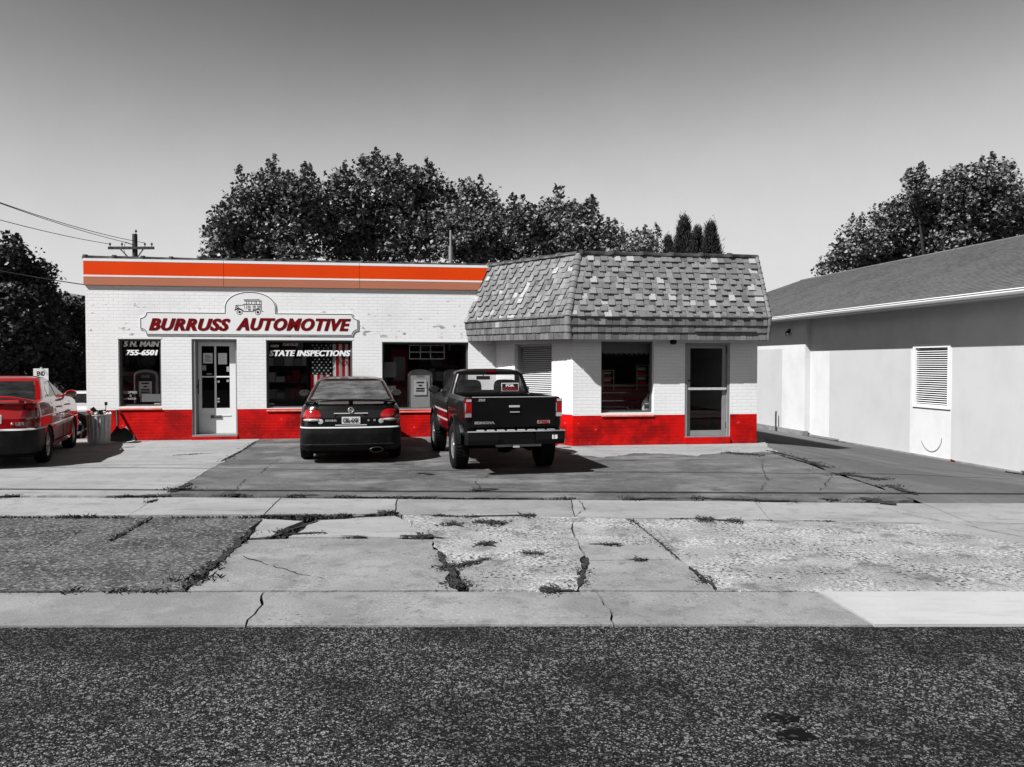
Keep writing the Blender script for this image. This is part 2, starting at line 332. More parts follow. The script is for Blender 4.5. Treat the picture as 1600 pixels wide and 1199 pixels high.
slab([(906, 853), (1034, 851, .012), (1062, 875), (914, 876), (914, 868)], MT['concd'], apron, .008, .010)
slab([(914, 876), (1062, 875, .015), (1120, 924), (903, 922), (908, 900, .03)], MT['concd'], apron, .008, .010)
slab([(986, 811), (1200, 813), (1432, 819, .01), (1600, 849, .01), (1820, 888, .01), (2030, 925), (1120, 924, .015), (1062, 875, .015), (1034, 851, .012)], MT['aggr'], apron, .010, .010)
slab([(1436, 818), (RX, 822), (RX, 925), (2034, 925, .01), (1824, 888, .01), (1604, 849, .01)], MT['concl'], apron, .008, .008)
walk = base('sidewalk', 774, 808, -.056)
top = lambda u: 777 + 4 * min(max((u - 200) / 700, 0), 1) + 5 * min(max((u - 900) / 500, 0), 1)
bot = lambda u: 805.5 - 2 * min(max(u / 600, 0), 1) + 4.5 * min(max((u - 650) / 250, 0), 1) + 10 * min(max((u - 900) / 500, 0), 1)
js = [(-900, -960), (-600, -660), (-330, -390), (-40, -80), (246, 200), (439, 413), (621, 616), (893, 899), (1180, 1205), (1440, 1520), (1750, 1850), (2100, 2240), (2500, 2700)]
for (a0, b0), (a1, b1) in zip(js, js[1:]):
    slab([(a0, top(a0)), (a1, top(a1)), (b1, bot(b1)), (b0, bot(b0))], MT['concl'] if (a0 > 1000 or a0 < 0) else MT['conc'] if a0 in (621,) else MT['concl'], walk, .008, .008, z=random.uniform(-.006, .006))
m = MB(); m.add([tuple(b2w(x, y, -.06)) for x, y in ((-48, 5.5), (5.2, 9.0), (6.55, 9.2), (7.3, 15.6), (7.8, 17), (7.8, 28), (-6.4, 28), (-6.6, 20.6), (-48, 20.6))], [tuple(range(9))])
lot = tag(m.build('forecourt', MT['dirt']), kind='structure')
slab([(LX, 775), (-40, 775), (205, 774), (266, 771, .03), (296, 752, .03), (340, 727, .03), (380, 703, .03), (412, 681), (130, 684), (-500, 694), (LX, 700)], MT['concl'], lot, .02, .004)
slab([(266, 771, .03), (296, 752, .03), (340, 727, .03), (380, 703, .03), (412, 681), (600, 679), (780, 679, .02), (860, 700), (930, 704), (1190, 703, .04), (1260, 722, .04), (1335, 748, .04), (1428, 781), (1300, 784, .02), (900, 779, .02), (500, 776, .02)], MT['asphalt'], lot, .02, .004, z=-.004)
slab([(862, 699), (880, 690), (1040, 688), (1190, 688), (1200, 699, .05), (1214, 707, .06), (1140, 707, .08), (1090, 713, .08), (1010, 708, .08), (945, 715, .08), (892, 708, .06)], MT['concl'], lot, .03, .004, z=.003, th=.02)
m = MB(); rows = []; yy = [7.0, 7.6, 8.2, 8.6] + [9.0 + .35 * i for i in range(20)] + [16.2 + .8 * i for i in range(28)]; rj = random.Random(2)
for y in yy:
    xs = 6.62 + .9 * min(max((y - 9.3) / 6.6, 0), 1) + .35 * min(max((y - 15.6) / .8, 0), 1) + rj.uniform(-.03, .03)
    rows.append([(x_, y, (fall(x_, y) - .004) if b2w(x_, y).y > 10.25 - .006 * x_ else -.045) for x_ in [xs + (14.0 - xs) * k / 24 for k in range(25)] + [16.5, 20, 26]])
for r0, r1 in zip(rows, rows[1:]):
    for k in range(27): m.add([r0[k], r0[k + 1], r1[k + 1], r1[k]], [(0, 1, 2, 3)], 0, True)
y0_ = yy[0]
tag(m.build('alley', MT['alley'], rotz=TH), kind='structure')
# weeds standing in the joints
rnd = random.Random(5); m = MB()
soilm = MB(); rs_ = random.Random(77)
def soil(pl, width):                                   # washed-out earth lying along the joint
    P = [Vector(G(*p)) for p in pl]
    for a, b in zip(P, P[1:]):
        L = (b - a).length; n = max(2, int(L / .05)); d = (b - a) / L; nr = Vector((-d.y, d.x)); le = []; ri = []; w1 = w2 = width
        for i in range(n + 1):
            w1 = .7 * w1 + .3 * rs_.uniform(-.3, 1.7) * width; w2 = .7 * w2 + .3 * rs_.uniform(-.3, 1.7) * width; e = min(1, 5 * i / n + .1, 5 * (1 - i / n) + .1); c = a + (b - a) * (i / n) + nr * rs_.gauss(0, width * .2)
            z = fall(CT * c.x + ST * c.y, -ST * c.x + CT * c.y) + .0085; l_, r_ = c + nr * max(.004, w1) * e, c - nr * max(.004, w2) * e; le.append((l_.x, l_.y, z)); ri.append((r_.x, r_.y, z))
        soilm.add(le + ri, [(n + 1 + i, n + 2 + i, i + 1, i) for i in range(n)])
def crack(pl, w_=.006):
    pts = []
    for p, q in zip(pl, pl[1:]): pts += jag(G(*p), G(*q), .025, .06)
    pts.append(Vector(G(*pl[-1]))); n = len(pts) - 1; le = []; ri = []
    for i, c in enumerate(pts):
        d = (pts[min(i + 1, n)] - pts[max(i - 1, 0)]); d = d.normalized() if d.length > 1e-6 else Vector((1, 0)); nr = Vector((-d.y, d.x)) * w_ * rs_.uniform(.3, 1.3); z = fall(CT * c.x + ST * c.y, -ST * c.x + CT * c.y) + .0075; le.append((c.x + nr.x, c.y + nr.y, z)); ri.append((c.x - nr.x, c.y - nr.y, z))
    soilm.add(le + ri, [(n + 1 + i, n + 2 + i, i + 1, i) for i in range(n) if rs_.random() > .16])
def weeds(pl, width, n, h=.024):
    n = int(n * 1.5); soil(pl, width * .6)
    P = [Vector(G(*p)) for p in pl]; segs = [(a, b) for a, b in zip(P, P[1:])]; Ls = [(b - a).length for a, b in segs]; tot = sum(Ls)
    nx = max(2, int(tot / .16)); cl = [rnd.random() ** 1.5 for _ in range(nx + 1)]
    for _ in range(n):
        s_ = rnd.uniform(0, tot); c = cl[int(s_ / tot * nx)]
        if rnd.random() > .25 + c: continue
        k = 0
        while k < len(segs) - 1 and s_ > Ls[k]: s_ -= Ls[k]; k += 1
        a, b = segs[k]; p = a + (b - a) * (s_ / max(Ls[k], 1e-6)); d = (b - a).normalized(); p = p + Vector((-d.y, d.x)) * rnd.gauss(0, width * (.35 + c))
        an = rnd.uniform(0, 6.283); hh = h * rnd.uniform(.4, 1.2) * (.6 + c); wd = rnd.uniform(.004, .009); ln = rnd.uniform(.4, 1.8) * hh
        dx, dy = math.cos(an), math.sin(an); z0 = fall(CT * p.x + ST * p.y, -ST * p.x + CT * p.y) - .02
        m.add([(p.x - dy * wd, p.y + dx * wd, z0), (p.x + dy * wd, p.y - dx * wd, z0), (p.x + dx * ln * .5 + dy * wd, p.y + dy * ln * .5 - dx * wd, z0 + hh * .8), (p.x + dx * ln, p.y + dy * ln, z0 + hh)], [(0, 1, 2, 3)])
W = weeds
W([(405, 806), (500, 808), (560, 806), (618, 801)], .045, 2600); W([(500, 813), (450, 830), (424, 840)], .04, 900); W([(440, 836), (510, 833)], .05, 420)
W([(530, 838), (572, 839)], .025, 200); W([(625, 838), (660, 839), (698, 842)], .05, 700); W([(655, 805), (725, 808)], .03, 350); W([(725, 808), (835, 806)], .06, 1200); W([(745, 815), (790, 820)], .06, 500)
W([(685, 862), (695, 885), (712, 905), (722, 920)], .05, 1500); W([(710, 886), (740, 880), (765, 872)], .03, 500); W([(700, 818), (725, 824)], .05, 300); W([(752, 850), (775, 855)], .05, 300)
W([(815, 864), (850, 866)], .05, 450); W([(918, 872), (912, 890), (905, 918)], .05, 900); W([(850, 923), (900, 924)], .04, 600); W([(916, 851), (970, 852)], .03, 450); W([(978, 875), (1008, 876)], .025, 350)
W([(1075, 886), (1100, 905), (1120, 922)], .05, 1000); W([(985, 812), (1035, 852), (1062, 875)], .012, 350); W([(1000, 811), (1100, 811)], .02, 400); W([(1090, 812), (1160, 815)], .07, 1100); W([(1160, 813), (1330, 816)], .015, 300)
W([(262, 770), (285, 762), (298, 755)], .12, 900); W([(0, 776), (25, 776)], .05, 300); W([(165, 776), (265, 776)], .05, 700); W([(232, 786), (248, 780)], .025, 250); W([(355, 778), (372, 772)], .08, 250); W([(450, 775), (500, 774)], .08, 400)
W([(505, 776), (900, 779)], .03, 1000); W([(970, 780), (1060, 779)], .10, 700); W([(1060, 778), (1250, 784)], .09, 1500); W([(1280, 779), (1310, 783)], .06, 200); W([(1345, 778), (1400, 790)], .22, 900)
W([(1195, 704), (1240, 714), (1300, 733)], .10, 700); W([(1310, 740), (1385, 750)], .16, 900); W([(1385, 758), (1435, 774)], .12, 500); W([(1130, 707), (1195, 712)], .14, 600); W([(735, 766), (780, 764)], .14, 500); W([(650, 740), (680, 742)], .12, 250)
W([(345, 722), (380, 703), (400, 690)], .05, 300); W([(270, 712), (340, 708)], .03, 260); W([(150, 690), (300, 685)], .04, 200); W([(640, 682), (690, 681)], .04, 150); W([(885, 697), (930, 699)], .03, 180)
W([(1570, 738), (1640, 746)], .10, 1300, .06); W([(1262, 682), (1420, 708)], .10, 700, .04); W([(-200, 808), (400, 808)], .02, 900, .03); W([(240, 806), (170, 845)], .03, 260, .03); W([(300, 925), (-200, 927)], .03, 500, .03); W([(296, 918), (395, 830)], .06, 700, .04)
for c_ in ([(438, 715), (410, 737), (380, 752), (362, 770)], [(410, 752), (460, 755)], [(775, 738), (745, 750), (748, 764)], [(1190, 720), (1192, 735), (1200, 750), (1188, 766)], [(205, 845), (150, 862)], [(145, 820), (60, 858)], [(0, 882), (90, 876), (180, 872)], [(380, 870), (460, 895), (505, 908)], [(300, 865), (345, 858), (360, 872)], [(40, 785), (0, 792)], [(740, 796), (700, 798)], [(1350, 790), (1600, 840)], [(905, 783), (915, 798), (895, 808)], [(60, 740), (90, 736)], [(560, 700), (640, 712), (720, 706)], [(1240, 730), (1300, 745), (1280, 768)], [(520, 745), (600, 750), (690, 742)], [(900, 745), (1010, 738), (1100, 748)], [(980, 720), (1080, 712)]): crack(c_)
tag(soilm.build('joint_soil', MT['dirt']), 'dark earth washed out along the pavement joints', 'soil', kind='stuff')
tag(m.build('weeds', MT['leafw']), 'dark low weeds growing in the pavement joints and cracks', 'weeds', kind='stuff')
# oil drips and a dark stain on the street are colour only
def blot(name, cx, cy, rx, ry, seed, z, parent, mat):
    r2 = random.Random(seed); c = Vector(G(cx, cy)); ex = Vector(G(cx + rx, cy)).x - c.x; ey = (Vector(G(cx, cy - ry)).y - Vector(G(cx, cy + ry)).y) / 2; m = MB(); pts = []
    for i in range(40):
        a = i / 40 * 6.283; k = 1 + .12 * math.sin(3 * a + seed) + .1 * math.sin(7 * a) + r2.uniform(-.12, .12); pts.append((c.x + ex * k * math.cos(a), c.y + ey * k * math.sin(a), z))
    m.add(pts, [tuple(range(40))]); return m.build(name, mat, parent)
oil = M('oil stain', .002, .95, [('cell', 58, .86, .95, .05, .8)])
blot('oil_stain', 1222, 1119, 26, 8, 1, -.0095, road, oil); blot('oil_stain', 1243, 1145, 30, 9, 4, -.0090, road, oil)
# two things lying about
# ================================================================ the repair shop
YF, YB = 19.0, 16.35
XL = BY(135, 600, YF)[0]; XA = 2.50; XC = 3.77; XR = BY(1183, 600, YB)[0]; ZT = 3.98; YBK = 28.0
OS = Vector(((XL + XR) / 2, YF + 3, 0))
shop = thing('shop_building', 'low white painted brick repair shop with red base and shingled mansard corner', 'shop', b2w(OS.x, OS.y), TH)
def sb(mb, name, mats, parent=None): return mb.build(name, mats, parent or shop, org=OS)
def wallp(mb, p0, p1, z0, z1, ops, th, zsplit=None, m_hi=0, m_lo=1):
    """upright wall from plan point p0 to p1 (outer face left of the run is outside), ops = (s0, s1, z0, z1)"""
    p0, p1 = Vector(p0), Vector(p1); L = (p1 - p0).length; d = (p1 - p0) / L; inw = Vector((-d.y, d.x)) * th
    ss = sorted({0, L} | {s for o in ops for s in o[:2]}); zs = sorted({z0, z1} | {z for o in ops for z in o[2:]} | ({zsplit} if zsplit else set()))
    def solid(i, j):
        if i < 0 or j < 0 or i >= len(ss) - 1 or j >= len(zs) - 1: return False
        s, z = (ss[i] + ss[i + 1]) / 2, (zs[j] + zs[j + 1]) / 2
        return not any(o[0] < s < o[1] and o[2] < z < o[3] for o in ops)
    def P(s, z, k): q = p0 + d * s + inw * k; return (q.x, q.y, z)
    for i in range(len(ss) - 1):
        for j in range(len(zs) - 1):
            if not solid(i, j): continue
            a, b, c, e = ss[i], ss[i + 1], zs[j], zs[j + 1]; mt = m_lo if zsplit and e <= zsplit + 1e-6 else m_hi
            mb.add([P(a, c, 0), P(b, c, 0), P(b, e, 0), P(a, e, 0)], [(0, 1, 2, 3)], mt)
            mb.add([P(a, c, 1), P(b, c, 1), P(b, e, 1), P(a, e, 1)], [(3, 2, 1, 0)], mt)
            if not solid(i - 1, j): mb.add([P(a, c, 0), P(a, e, 0), P(a, e, 1), P(a, c, 1)], [(0, 1, 2, 3)], m_hi)
            if not solid(i + 1, j): mb.add([P(b, c, 0), P(b, c, 1), P(b, e, 1), P(b, e, 0)], [(0, 1, 2, 3)], m_hi)
            if not solid(i, j - 1): mb.add([P(a, c, 0), P(a, c, 1), P(b, c, 1), P(b, c, 0)], [(0, 1, 2, 3)], m_hi)
            if not solid(i, j + 1): mb.add([P(a, e, 0), P(b, e, 0), P(b, e, 1), P(a, e, 1)], [(0, 1, 2, 3)], m_hi)
TW = .24; ZS = .69
def op(u0, u1, v0, v1, Y):
    x0, za = BY(u0, v0, Y); x1, zb = BY(u1, v1, Y); return x0, x1, zb, BY((u0 + u1) / 2, v0, Y)[1]
w1 = op(184.5, 252.5, 530, 635, YF); w2 = op(415.5, 551, 532, 637, YF); w3 = op(597, 732, 535, 639, YF); d1 = op(299, 371, 530, 674.5, YF)
w5 = op(939.5, 1021, 533.5, 645, YB); d2 = op(1070.5, 1140, 536, 682, YB)
d1 = (d1[0], d1[1], .10, d1[3]); d2 = (d2[0], d2[1], .155, d2[3])
# angled wall: intersect rays with its plan line
pA, pC = Vector((XA, YF)), Vector((XC, YB)); dAC = (pC - pA).normalized()
def sAC(u):
    d = ray(u, 567); q = Vector((CT * d.x + ST * d.y, -ST * d.x + CT * d.y)); return (pA.x * q.y - pA.y * q.x) / (dAC.y * q.x - dAC.x * q.y)
s0, s1 = sAC(804), sAC(862); w4 = (s0, s1, .80, 2.17)
m = MB()
wallp(m, (XL, YF), (XA, YF), -.1, ZT, [(o[0] - XL, o[1] - XL, o[2], o[3]) for o in (w1, w2, w3, d1)], TW, ZS)
wallp(m, pA, pC, -.1, 2.75, [w4], TW, .655)
wallp(m, (XC, YB), (XR, YB), -.1, 2.9, [(o[0] - XC, o[1] - XC, o[2], o[3]) for o in (w5, d2)], TW, .64)
wallp(m, (XR, YB + TW), (XR, YBK), -.9, ZT, [], TW, .64); wallp(m, (XR, YBK), (XL, YBK), -.1, ZT, [], TW); wallp(m, (XL, YBK), (XL, YF + TW), -.1, ZT, [], TW, ZS)
sb(m, 'wall', [MT['brick'], MT['redb']])
m = MB(); m.poly([(XL + .2, YF + .2, 3.75), (XA + .1, YF + .2, 3.75), (XC + .35, YB + .35, 3.75), (XR - .2, YB + .35, 3.75), (XR - .2, YBK - .2, 3.75), (XL + .2, YBK - .2, 3.75)], (0, 0, .1)); sb(m, 'roof', MT['tar'])
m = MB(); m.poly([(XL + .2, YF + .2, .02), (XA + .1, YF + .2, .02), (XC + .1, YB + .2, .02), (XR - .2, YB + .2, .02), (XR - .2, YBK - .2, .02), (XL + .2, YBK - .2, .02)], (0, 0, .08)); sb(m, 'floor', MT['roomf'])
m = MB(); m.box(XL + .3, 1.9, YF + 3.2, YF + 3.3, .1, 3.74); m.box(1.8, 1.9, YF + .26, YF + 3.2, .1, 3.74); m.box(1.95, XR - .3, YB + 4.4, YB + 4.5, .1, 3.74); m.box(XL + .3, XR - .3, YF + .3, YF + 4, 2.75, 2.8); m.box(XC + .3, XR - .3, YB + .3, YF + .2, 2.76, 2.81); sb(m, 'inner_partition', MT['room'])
# roof coping: clay half pipes with collars, each lying a little differently
def coping_mesh(L, nm):
    m = MB(); n = 9; prof = [(0, .105), (.07, .105), (.075, .085), (L, .078)]
    vs = [];
    for x, r in prof:
        for j in range(n):
            a = math.pi * (j / (n - 1)); vs.append((x, -math.cos(a) * r * 1.25, math.sin(a) * r - .02))
    fs = [(i * n + j, (i + 1) * n + j, (i + 1) * n + j + 1, i * n + j + 1) for i in range(3) for j in range(n - 1)]
    m.add(vs, fs, 0, True); m.add(vs[:n], [tuple(range(n))]); m.add(vs[-n:], [tuple(range(n))[::-1]])
    me = bpy.data.meshes.new(nm); me.from_pydata(m.v, [], m.f); me.materials.append(MT['coping']); me.polygons.foreach_set('use_smooth', m.s); return me
cop = coping_mesh(.64, 'coping_tile'); rnd = random.Random(11)
def coping_run(a, b, skip=0.0):
    a, b = Vector(a), Vector(b); L = (b - a).length; n = max(1, round(L / .62)); d = (b - a) / L
    for i in range(n):
        p = a + d * (L * i / n); o = link('coping_tile', cop, shop, p - OS)
        o.rotation_euler = (rnd.uniform(-.04, .04), -math.asin(d.z) + rnd.uniform(-.008, .008), math.atan2(d.y, d.x) + rnd.uniform(-.008, .008)); o.scale = (L / n / .62, 1, rnd.uniform(.95, 1.1))
TL, TC, TR = Vector((2.34, YF, 4.06)), Vector((3.92, 16.5, 4.03)), Vector((7.90, 16.5, 4.03))
coping_run((XL - .05, YF + .10, 4.075), (2.34, YF + .10, 4.06)); coping_run((2.36, YF + .06, 4.06), (3.94, 16.56, 4.05)); coping_run((3.94, 16.56, 4.05), (7.92, 16.56, 4.05)); coping_run((XR - .1, 16.7, 4.05), (XR - .1, YBK, 4.05)); coping_run((XL + .1, YBK, 4.05), (XL + .1, YF + .3, 4.06))
m = MB(); m.box(XL + .02, XA, YF + .02, YF + .22, ZT - .01, 4.05); sb(m, 'parapet_cap', MT['white'])
# striped metal fascia in three panels
seams = [BY(133, 420, YF)[0] - .02, BY(350, 420, YF)[0], BY(562, 420, YF)[0]]; zz = [3.475, 3.655, 3.695, 4.0, 4.06]
for i in range(3):
    m = MB(); xa = seams[i] + (.004 if i else 0)
    for j in range(4):
        mt = (1, 2, 0, 2)[j]; z0, z1 = zz[j], zz[j + 1]
        if i < 2: x0b = x0t = seams[i + 1] - .004
        else: x0b = 1.76 + (z0 - 2.72) / 1.34 * .58 - .01; x0t = 1.76 + (z1 - 2.72) / 1.34 * .58 - .01
        yo = YF - .055 - (.004 if mt == 2 else 0)
        m.poly([(xa, yo, z0), (x0b, yo, z0), (x0t, yo, z1), (xa, yo, z1)], (0, YF + .005 - yo - (.0 if mt == 2 else .002), 0), mt)
    sb(m, 'fascia_panel', [MT['orange'], MT['salmon'], MT['white']])
# ---------------- mansard: kick line overhangs, lower band slopes back to the wall
KL, KC, KR = Vector((1.76, YF, 2.72)), Vector((3.55, 15.87, 2.70)), Vector((7.90, 15.87, 2.70))
BL, BC, BR = Vector((1.86, YF, 2.29)), Vector((3.585, 15.94, 2.25)), Vector((7.89, 15.94, 2.25))
YE = 17.6                                             # how far the hood returns along the right side
m = MB(); e = Vector((0, YE - 15.87, 0))
m.add([TL, TC, TR, KL, KC, KR, BL, BC, BR], [(3, 4, 1, 0), (4, 5, 2, 1), (6, 7, 4, 3), (7, 8, 5, 4)])
TR2, KR2, BR2 = Vector((7.90, YE, 4.03)), Vector((7.91, YE, 2.7)), Vector((7.89, YE, 2.25))
m.add([TR, KR, BR, TR2, KR2, BR2], [(0, 1, 4, 3), (1, 2, 5, 4)])
m.add([BL, BC, BR, BR2, Vector((XR - .01, YE, 2.25)), Vector((XR - .01, YB + .01, 2.25)), Vector((XC, YB + .01, 2.25)), Vector((XA, YF + .01, 2.29))], [(7, 6, 1, 0), (6, 5, 2, 1), (5, 4, 3, 2)])
m.add([TL, KL, BL, Vector((XA, YF, 2.29)), Vector((XA, YF, 4.03))], [(0, 1, 2, 3, 4)])
soff = M('mansard underlay', .09, .9)
mans = sb(m, 'mansard_roof', soff)
tones = [.16, .19, .22, .26, .20, .175, .40, .12]
SH = [M('asphalt shingle %d' % (i + 1), t_, .95, [('noise', 9, .42, .65, t_ * .72, .7), ('noise', 60, .5, .7, t_ * 1.35, .5)], [('noise', 70, .5, .01)]) for i, t_ in enumerate(tones)]
def unit_slab(nm, mat):                               # x 0..1 along, y 0..1 down the slope, z thickness tapering upslope
    me = bpy.data.meshes.new(nm); me.from_pydata([(0, 0, 0), (1, 0, 0), (1, 1, 0), (0, 1, 0), (.01, 0, .25), (.99, 0, .25), (.985, .985, 1), (.015, .985, 1)], [], [(3, 2, 1, 0), (4, 5, 6, 7), (0, 1, 5, 4), (1, 2, 6, 5), (2, 3, 7, 6), (3, 0, 4, 7)]); me.materials.append(mat); return me
US = [unit_slab('shingle', s) for s in SH]
rnd = random.Random(3); n_ind = 0; rest = MB(); rr = 0
def shingle(P, ex, ey, wd, ln, th, ti, single):
    """P corner on the sheet, ex along, ey down the slope"""
    global n_ind
    nz = ex.cross(ey)
    if nz.y > 0 and abs(nz.y) > 1e-6 or (abs(nz.y) < .1 and nz.x > 0 and False): nz = -nz
    mw = Matrix((ex * wd, ey * ln, nz * th)).transposed().to_4x4(); mw.translation = P
    if single and n_ind < 300:
        o = link('shingle', US[ti], mans); o.matrix_local = Matrix.Translation(P - OS) @ mw.to_3x3().to_4x4(); n_ind += 1
    else:
        vs = [mw @ v.co for v in US[ti].vertices]; rest.add(vs, [tuple(p.vertices) for p in US[ti].polygons], ti)
def face_rows(A0, A1, B0, B1, rows, single, trim0=0.0, trim1=0.0, hard=False):
    """sheet A0-A1 on top, B0-B1 below"""
    for r in range(rows):
        t0, t1 = r / rows, (r + 1) / rows
        a, b = A0.lerp(B0, t0), A1.lerp(B1, t0); ex = (b - a).normalized(); L = (b - a).length
        nx = (A0.lerp(B0, t1) - a); dn = nx - ex * nx.dot(ex); ln = dn.length; ey = dn.normalized(); sh = nx.dot(ex)
        x = min(0, sh) * .5 + trim0; end = L - trim1; k = 0; up = rnd.random() < .5
        while x < end - .03:
            wd = rnd.choice((.135, .145, .145, .155)); wd = min(wd, end - x)
            if end - x - wd < .06: wd = end - x
            up = not up if rnd.random() < .93 else up
            th = (.045 if up else .010); lng = ln + (.030 if up else .0)
            if hard: th = .040; lng = ln + .02
            ti = rnd.choices(range(8), (18, 22, 22, 14, 18, 12, 7, 4) if not hard else (30, 14, 8, 2, 14, 20, .6, 30))[0]
            shingle(a + ex * x, ex, ey, wd - .004, lng, th + rnd.uniform(-.004, .006), ti, single); x += wd
face_rows(TC, TR, KC, KR, 11, True, .06, .05)
face_rows(TL, TC, KL, KC, 11, True, .0, .06)
face_rows(KC, KR, BC, BR, 3, False, .06, .05, True); face_rows(KL, KC, BL, BC, 3, False, 0, .06, True)
face_rows(TR, TR2, KR, KR2, 11, False); face_rows(KR, KR2, BR, BR2, 3, False)
sb(rest, 'shingle_rows', SH, mans)['kind'] = 'stuff'
def caps(A, B, n, out, wd=.10):                       # folded hip caps
    d = (B - A) / n; sd = Vector(out).cross(d).normalized(); o_ = Vector(out).normalized()
    for i in range(n):
        m = MB(); p = A + d * i - d * .1; q = A + d * (i + 1) + d * .06; vs = []
        for pt, h in ((p, .015), (q, .035)):
            for k, w_ in ((-1, wd), (-.55, wd), (0, wd), (.55, wd), (1, wd)): vs.append(pt + sd * k * w_ + o_ * (h + .022 * (1 - k * k)) - o_ * (.03 if abs(k) == 1 else 0))
        m.add(vs, [(j, j + 1, j + 6, j + 5) for j in range(4)], 0, True); m.add(vs[5:] + [v - o_ * .02 for v in vs[5:]], [(j, j + 1, j + 6, j + 5) for j in range(4)])
        sb(m, 'hip_cap', SH[rnd.choice((0, 1, 2, 4))], mans)
caps(TC, KC, 11, (-.6, -1, .55), .075); caps(KC, BC, 3, (-.6, -1, -.3), .075); caps(TR, KR, 11, (.7, -1, .5), .05); caps(KR, BR, 3, (.7, -1, -.3), .05)
m = MB(); m.tube([KL + Vector((0, -.02, .0)), KC], .035, 8); m.tube([KC, KR], .035, 8); sb(m, 'kick_roll', SH[7], mans)
# a strip of sheathing showing where band shingles slipped
m = MB(); q0, q1 = KC.lerp(BC, .63), KR.lerp(BR, .63); a = q0.lerp(q1, .62); b = q0.lerp(q1, .93); m.bar(a + Vector((0, -.03, 0)), b + Vector((0, -.03, .0)), .05, .035); sb(m, 'slipped_strip', SH[5], mans)
# ---------------- windows and doors
def window(o, Y, sill=True, label=None, depth=.085, fr=.045, bars=(), name='window', mfr='dframe'):
    x0, x1, z0, z1 = o; m = MB(); y = Y + depth
    m.box(x0, x0 + fr, y, y + .05, z0, z1); m.box(x1 - fr, x1, y, y + .05, z0, z1); m.box(x0 + fr, x1 - fr, y, y + .05, z1 - fr, z1); m.box(x0 + fr, x1 - fr, y, y + .05, z0, z0 + fr * .8)
    for bx in bars: m.box(bx - .02, bx + .02, y + .005, y + .045, z0 + fr * .8, z1 - fr)
    wo_ = sb(m, name, MT[mfr])
    m = MB(); m.box(x0 + fr, x1 - fr, y + .02, y + .026, z0 + fr * .8, z1 - fr); sb(m, 'pane', MT['win'], wo_)
    if sill:
        m = MB(); m.poly([(x0 + .003, Y - .03, z0 - .05), (x0 + .003, y + .03, z0 + .004), (x0 + .003, y + .03, z0 - .06), (x0 + .003, Y - .03, z0 - .075)], (x1 - x0 - .006, 0, 0)); sb(m, 'sill', MT['redsill'], wo_)
    m = MB(); m.box(x0 - .02, x1 + .02, Y - .006, Y + .02, z1 + .002, z1 + .045); sb(m, 'lintel', MT['white'], wo_)
    return wo_
W1 = window(w1, YF); W2 = window(w2, YF); W3 = window(w3, YF); W5 = window(w5, YB, depth=.12)
ly = YF + .155
def fac(u, v, Y=YF):
    cx, cz = BY(u, v, Y); return lambda x, y: (cx + x - OS.x, Y_ - OS.y, cz + y)
def on_glass(par, txt, u, v, wpx, hpx, mat, Y=YF, yy=None, **k):
    cx, cz = BY(u, v, Y); sc = (BY(u + 50, v, Y)[0] - BY(u - 50, v, Y)[0]) / 100; yy = yy or Y + .10
    return lettering('lettering', txt, hpx * sc * 1.42, MT[mat], par, lambda x, y: (cx + x - OS.x, yy - OS.y, cz + y - hpx * sc / 2), fit=wpx * sc, **k)
on_glass(W1, '5 N. MAIN', 219, 537.5, 56, 8.5, 'lwhite', shear=.22, bold=.004, fat=.006); on_glass(W1, '755-6501', 219.5, 551, 50, 8.5, 'lwhite', shear=.22, bold=.004, fat=.009)
on_glass(W1, 'COPIES', 201, 613.5, 22, 3.6, 'lgrey', bold=.004); on_glass(W1, '&', 202, 618.5, 4, 3.6, 'lgrey'); on_glass(W1, 'LAMINATOR', 201, 623.5, 20, 3.0, 'lgrey', bold=.003)
on_glass(W2, 'STATE INSPECTIONS', 484, 552, 127, 9, 'lwhite', shear=.24, bold=.004, fat=.009, space=1.06)
on_glass(W2, 'CHRYSLER', 453, 538.5, 25, 3.6, 'lgrey', shear=.2, bold=.004); on_glass(W2, 'PLYMOUTH', 455, 534.2, 22, 2.6, 'lgrey', shear=.2); on_glass(W2, 'auto', 428, 540, 14, 5, 'lgrey', shear=.4, bold=.005)
# window with blinds in the angled wall
def PA(s, z, k): q = pA + dAC * s + Vector((-dAC.y, dAC.x)) * k; return Vector((q.x, q.y, z))
s0, s1, z0, z1 = w4; m = MB()
for a, b in (((s0 + .03, z0), (s0 + .03, z1)), ((s1 - .03, z0), (s1 - .03, z1))): m.bar(PA(a[0], a[1], .13), PA(b[0], b[1], .13), .06, .06)
m.bar(PA(s0 + .06, z1 - .03, .13), PA(s1 - .06, z1 - .03, .13), .06, .06); m.bar(PA(s0 + .06, z0 + .03, .13), PA(s1 - .06, z0 + .03, .13), .06, .06)
W4 = sb(m, 'window', MT['frame']); m = MB(); m.poly([PA(s0 + .06, z0 + .06, .13), PA(s1 - .06, z0 + .06, .13), PA(s1 - .06, z1 - .06, .13), PA(s0 + .06, z1 - .06, .13)]); sb(m, 'pane', MT['win'], W4)
slat = M('blind slat', .66, .5); nb = 26
for i in range(nb):
    z = z0 + .09 + (z1 - z0 - .18) * i / (nb - 1); m = MB(); m.poly([PA(s0 + .07, z - .013, .18), PA(s1 - .07, z - .013, .18), PA(s1 - .07, z + .013, .192), PA(s0 + .07, z + .013, .192)], (0, 0, .003)); sb(m, 'blind_slat', slat, W4)
m = MB(); m.poly([PA(s0 - .02, z0 - .06, -.02), PA(s1 + .02, z0 - .06, -.02), PA(s1 + .02, z0, .1), PA(s0 + .02, z0, .1)], (0, 0, -.04)); sb(m, 'sill', MT['redsill'], W4)
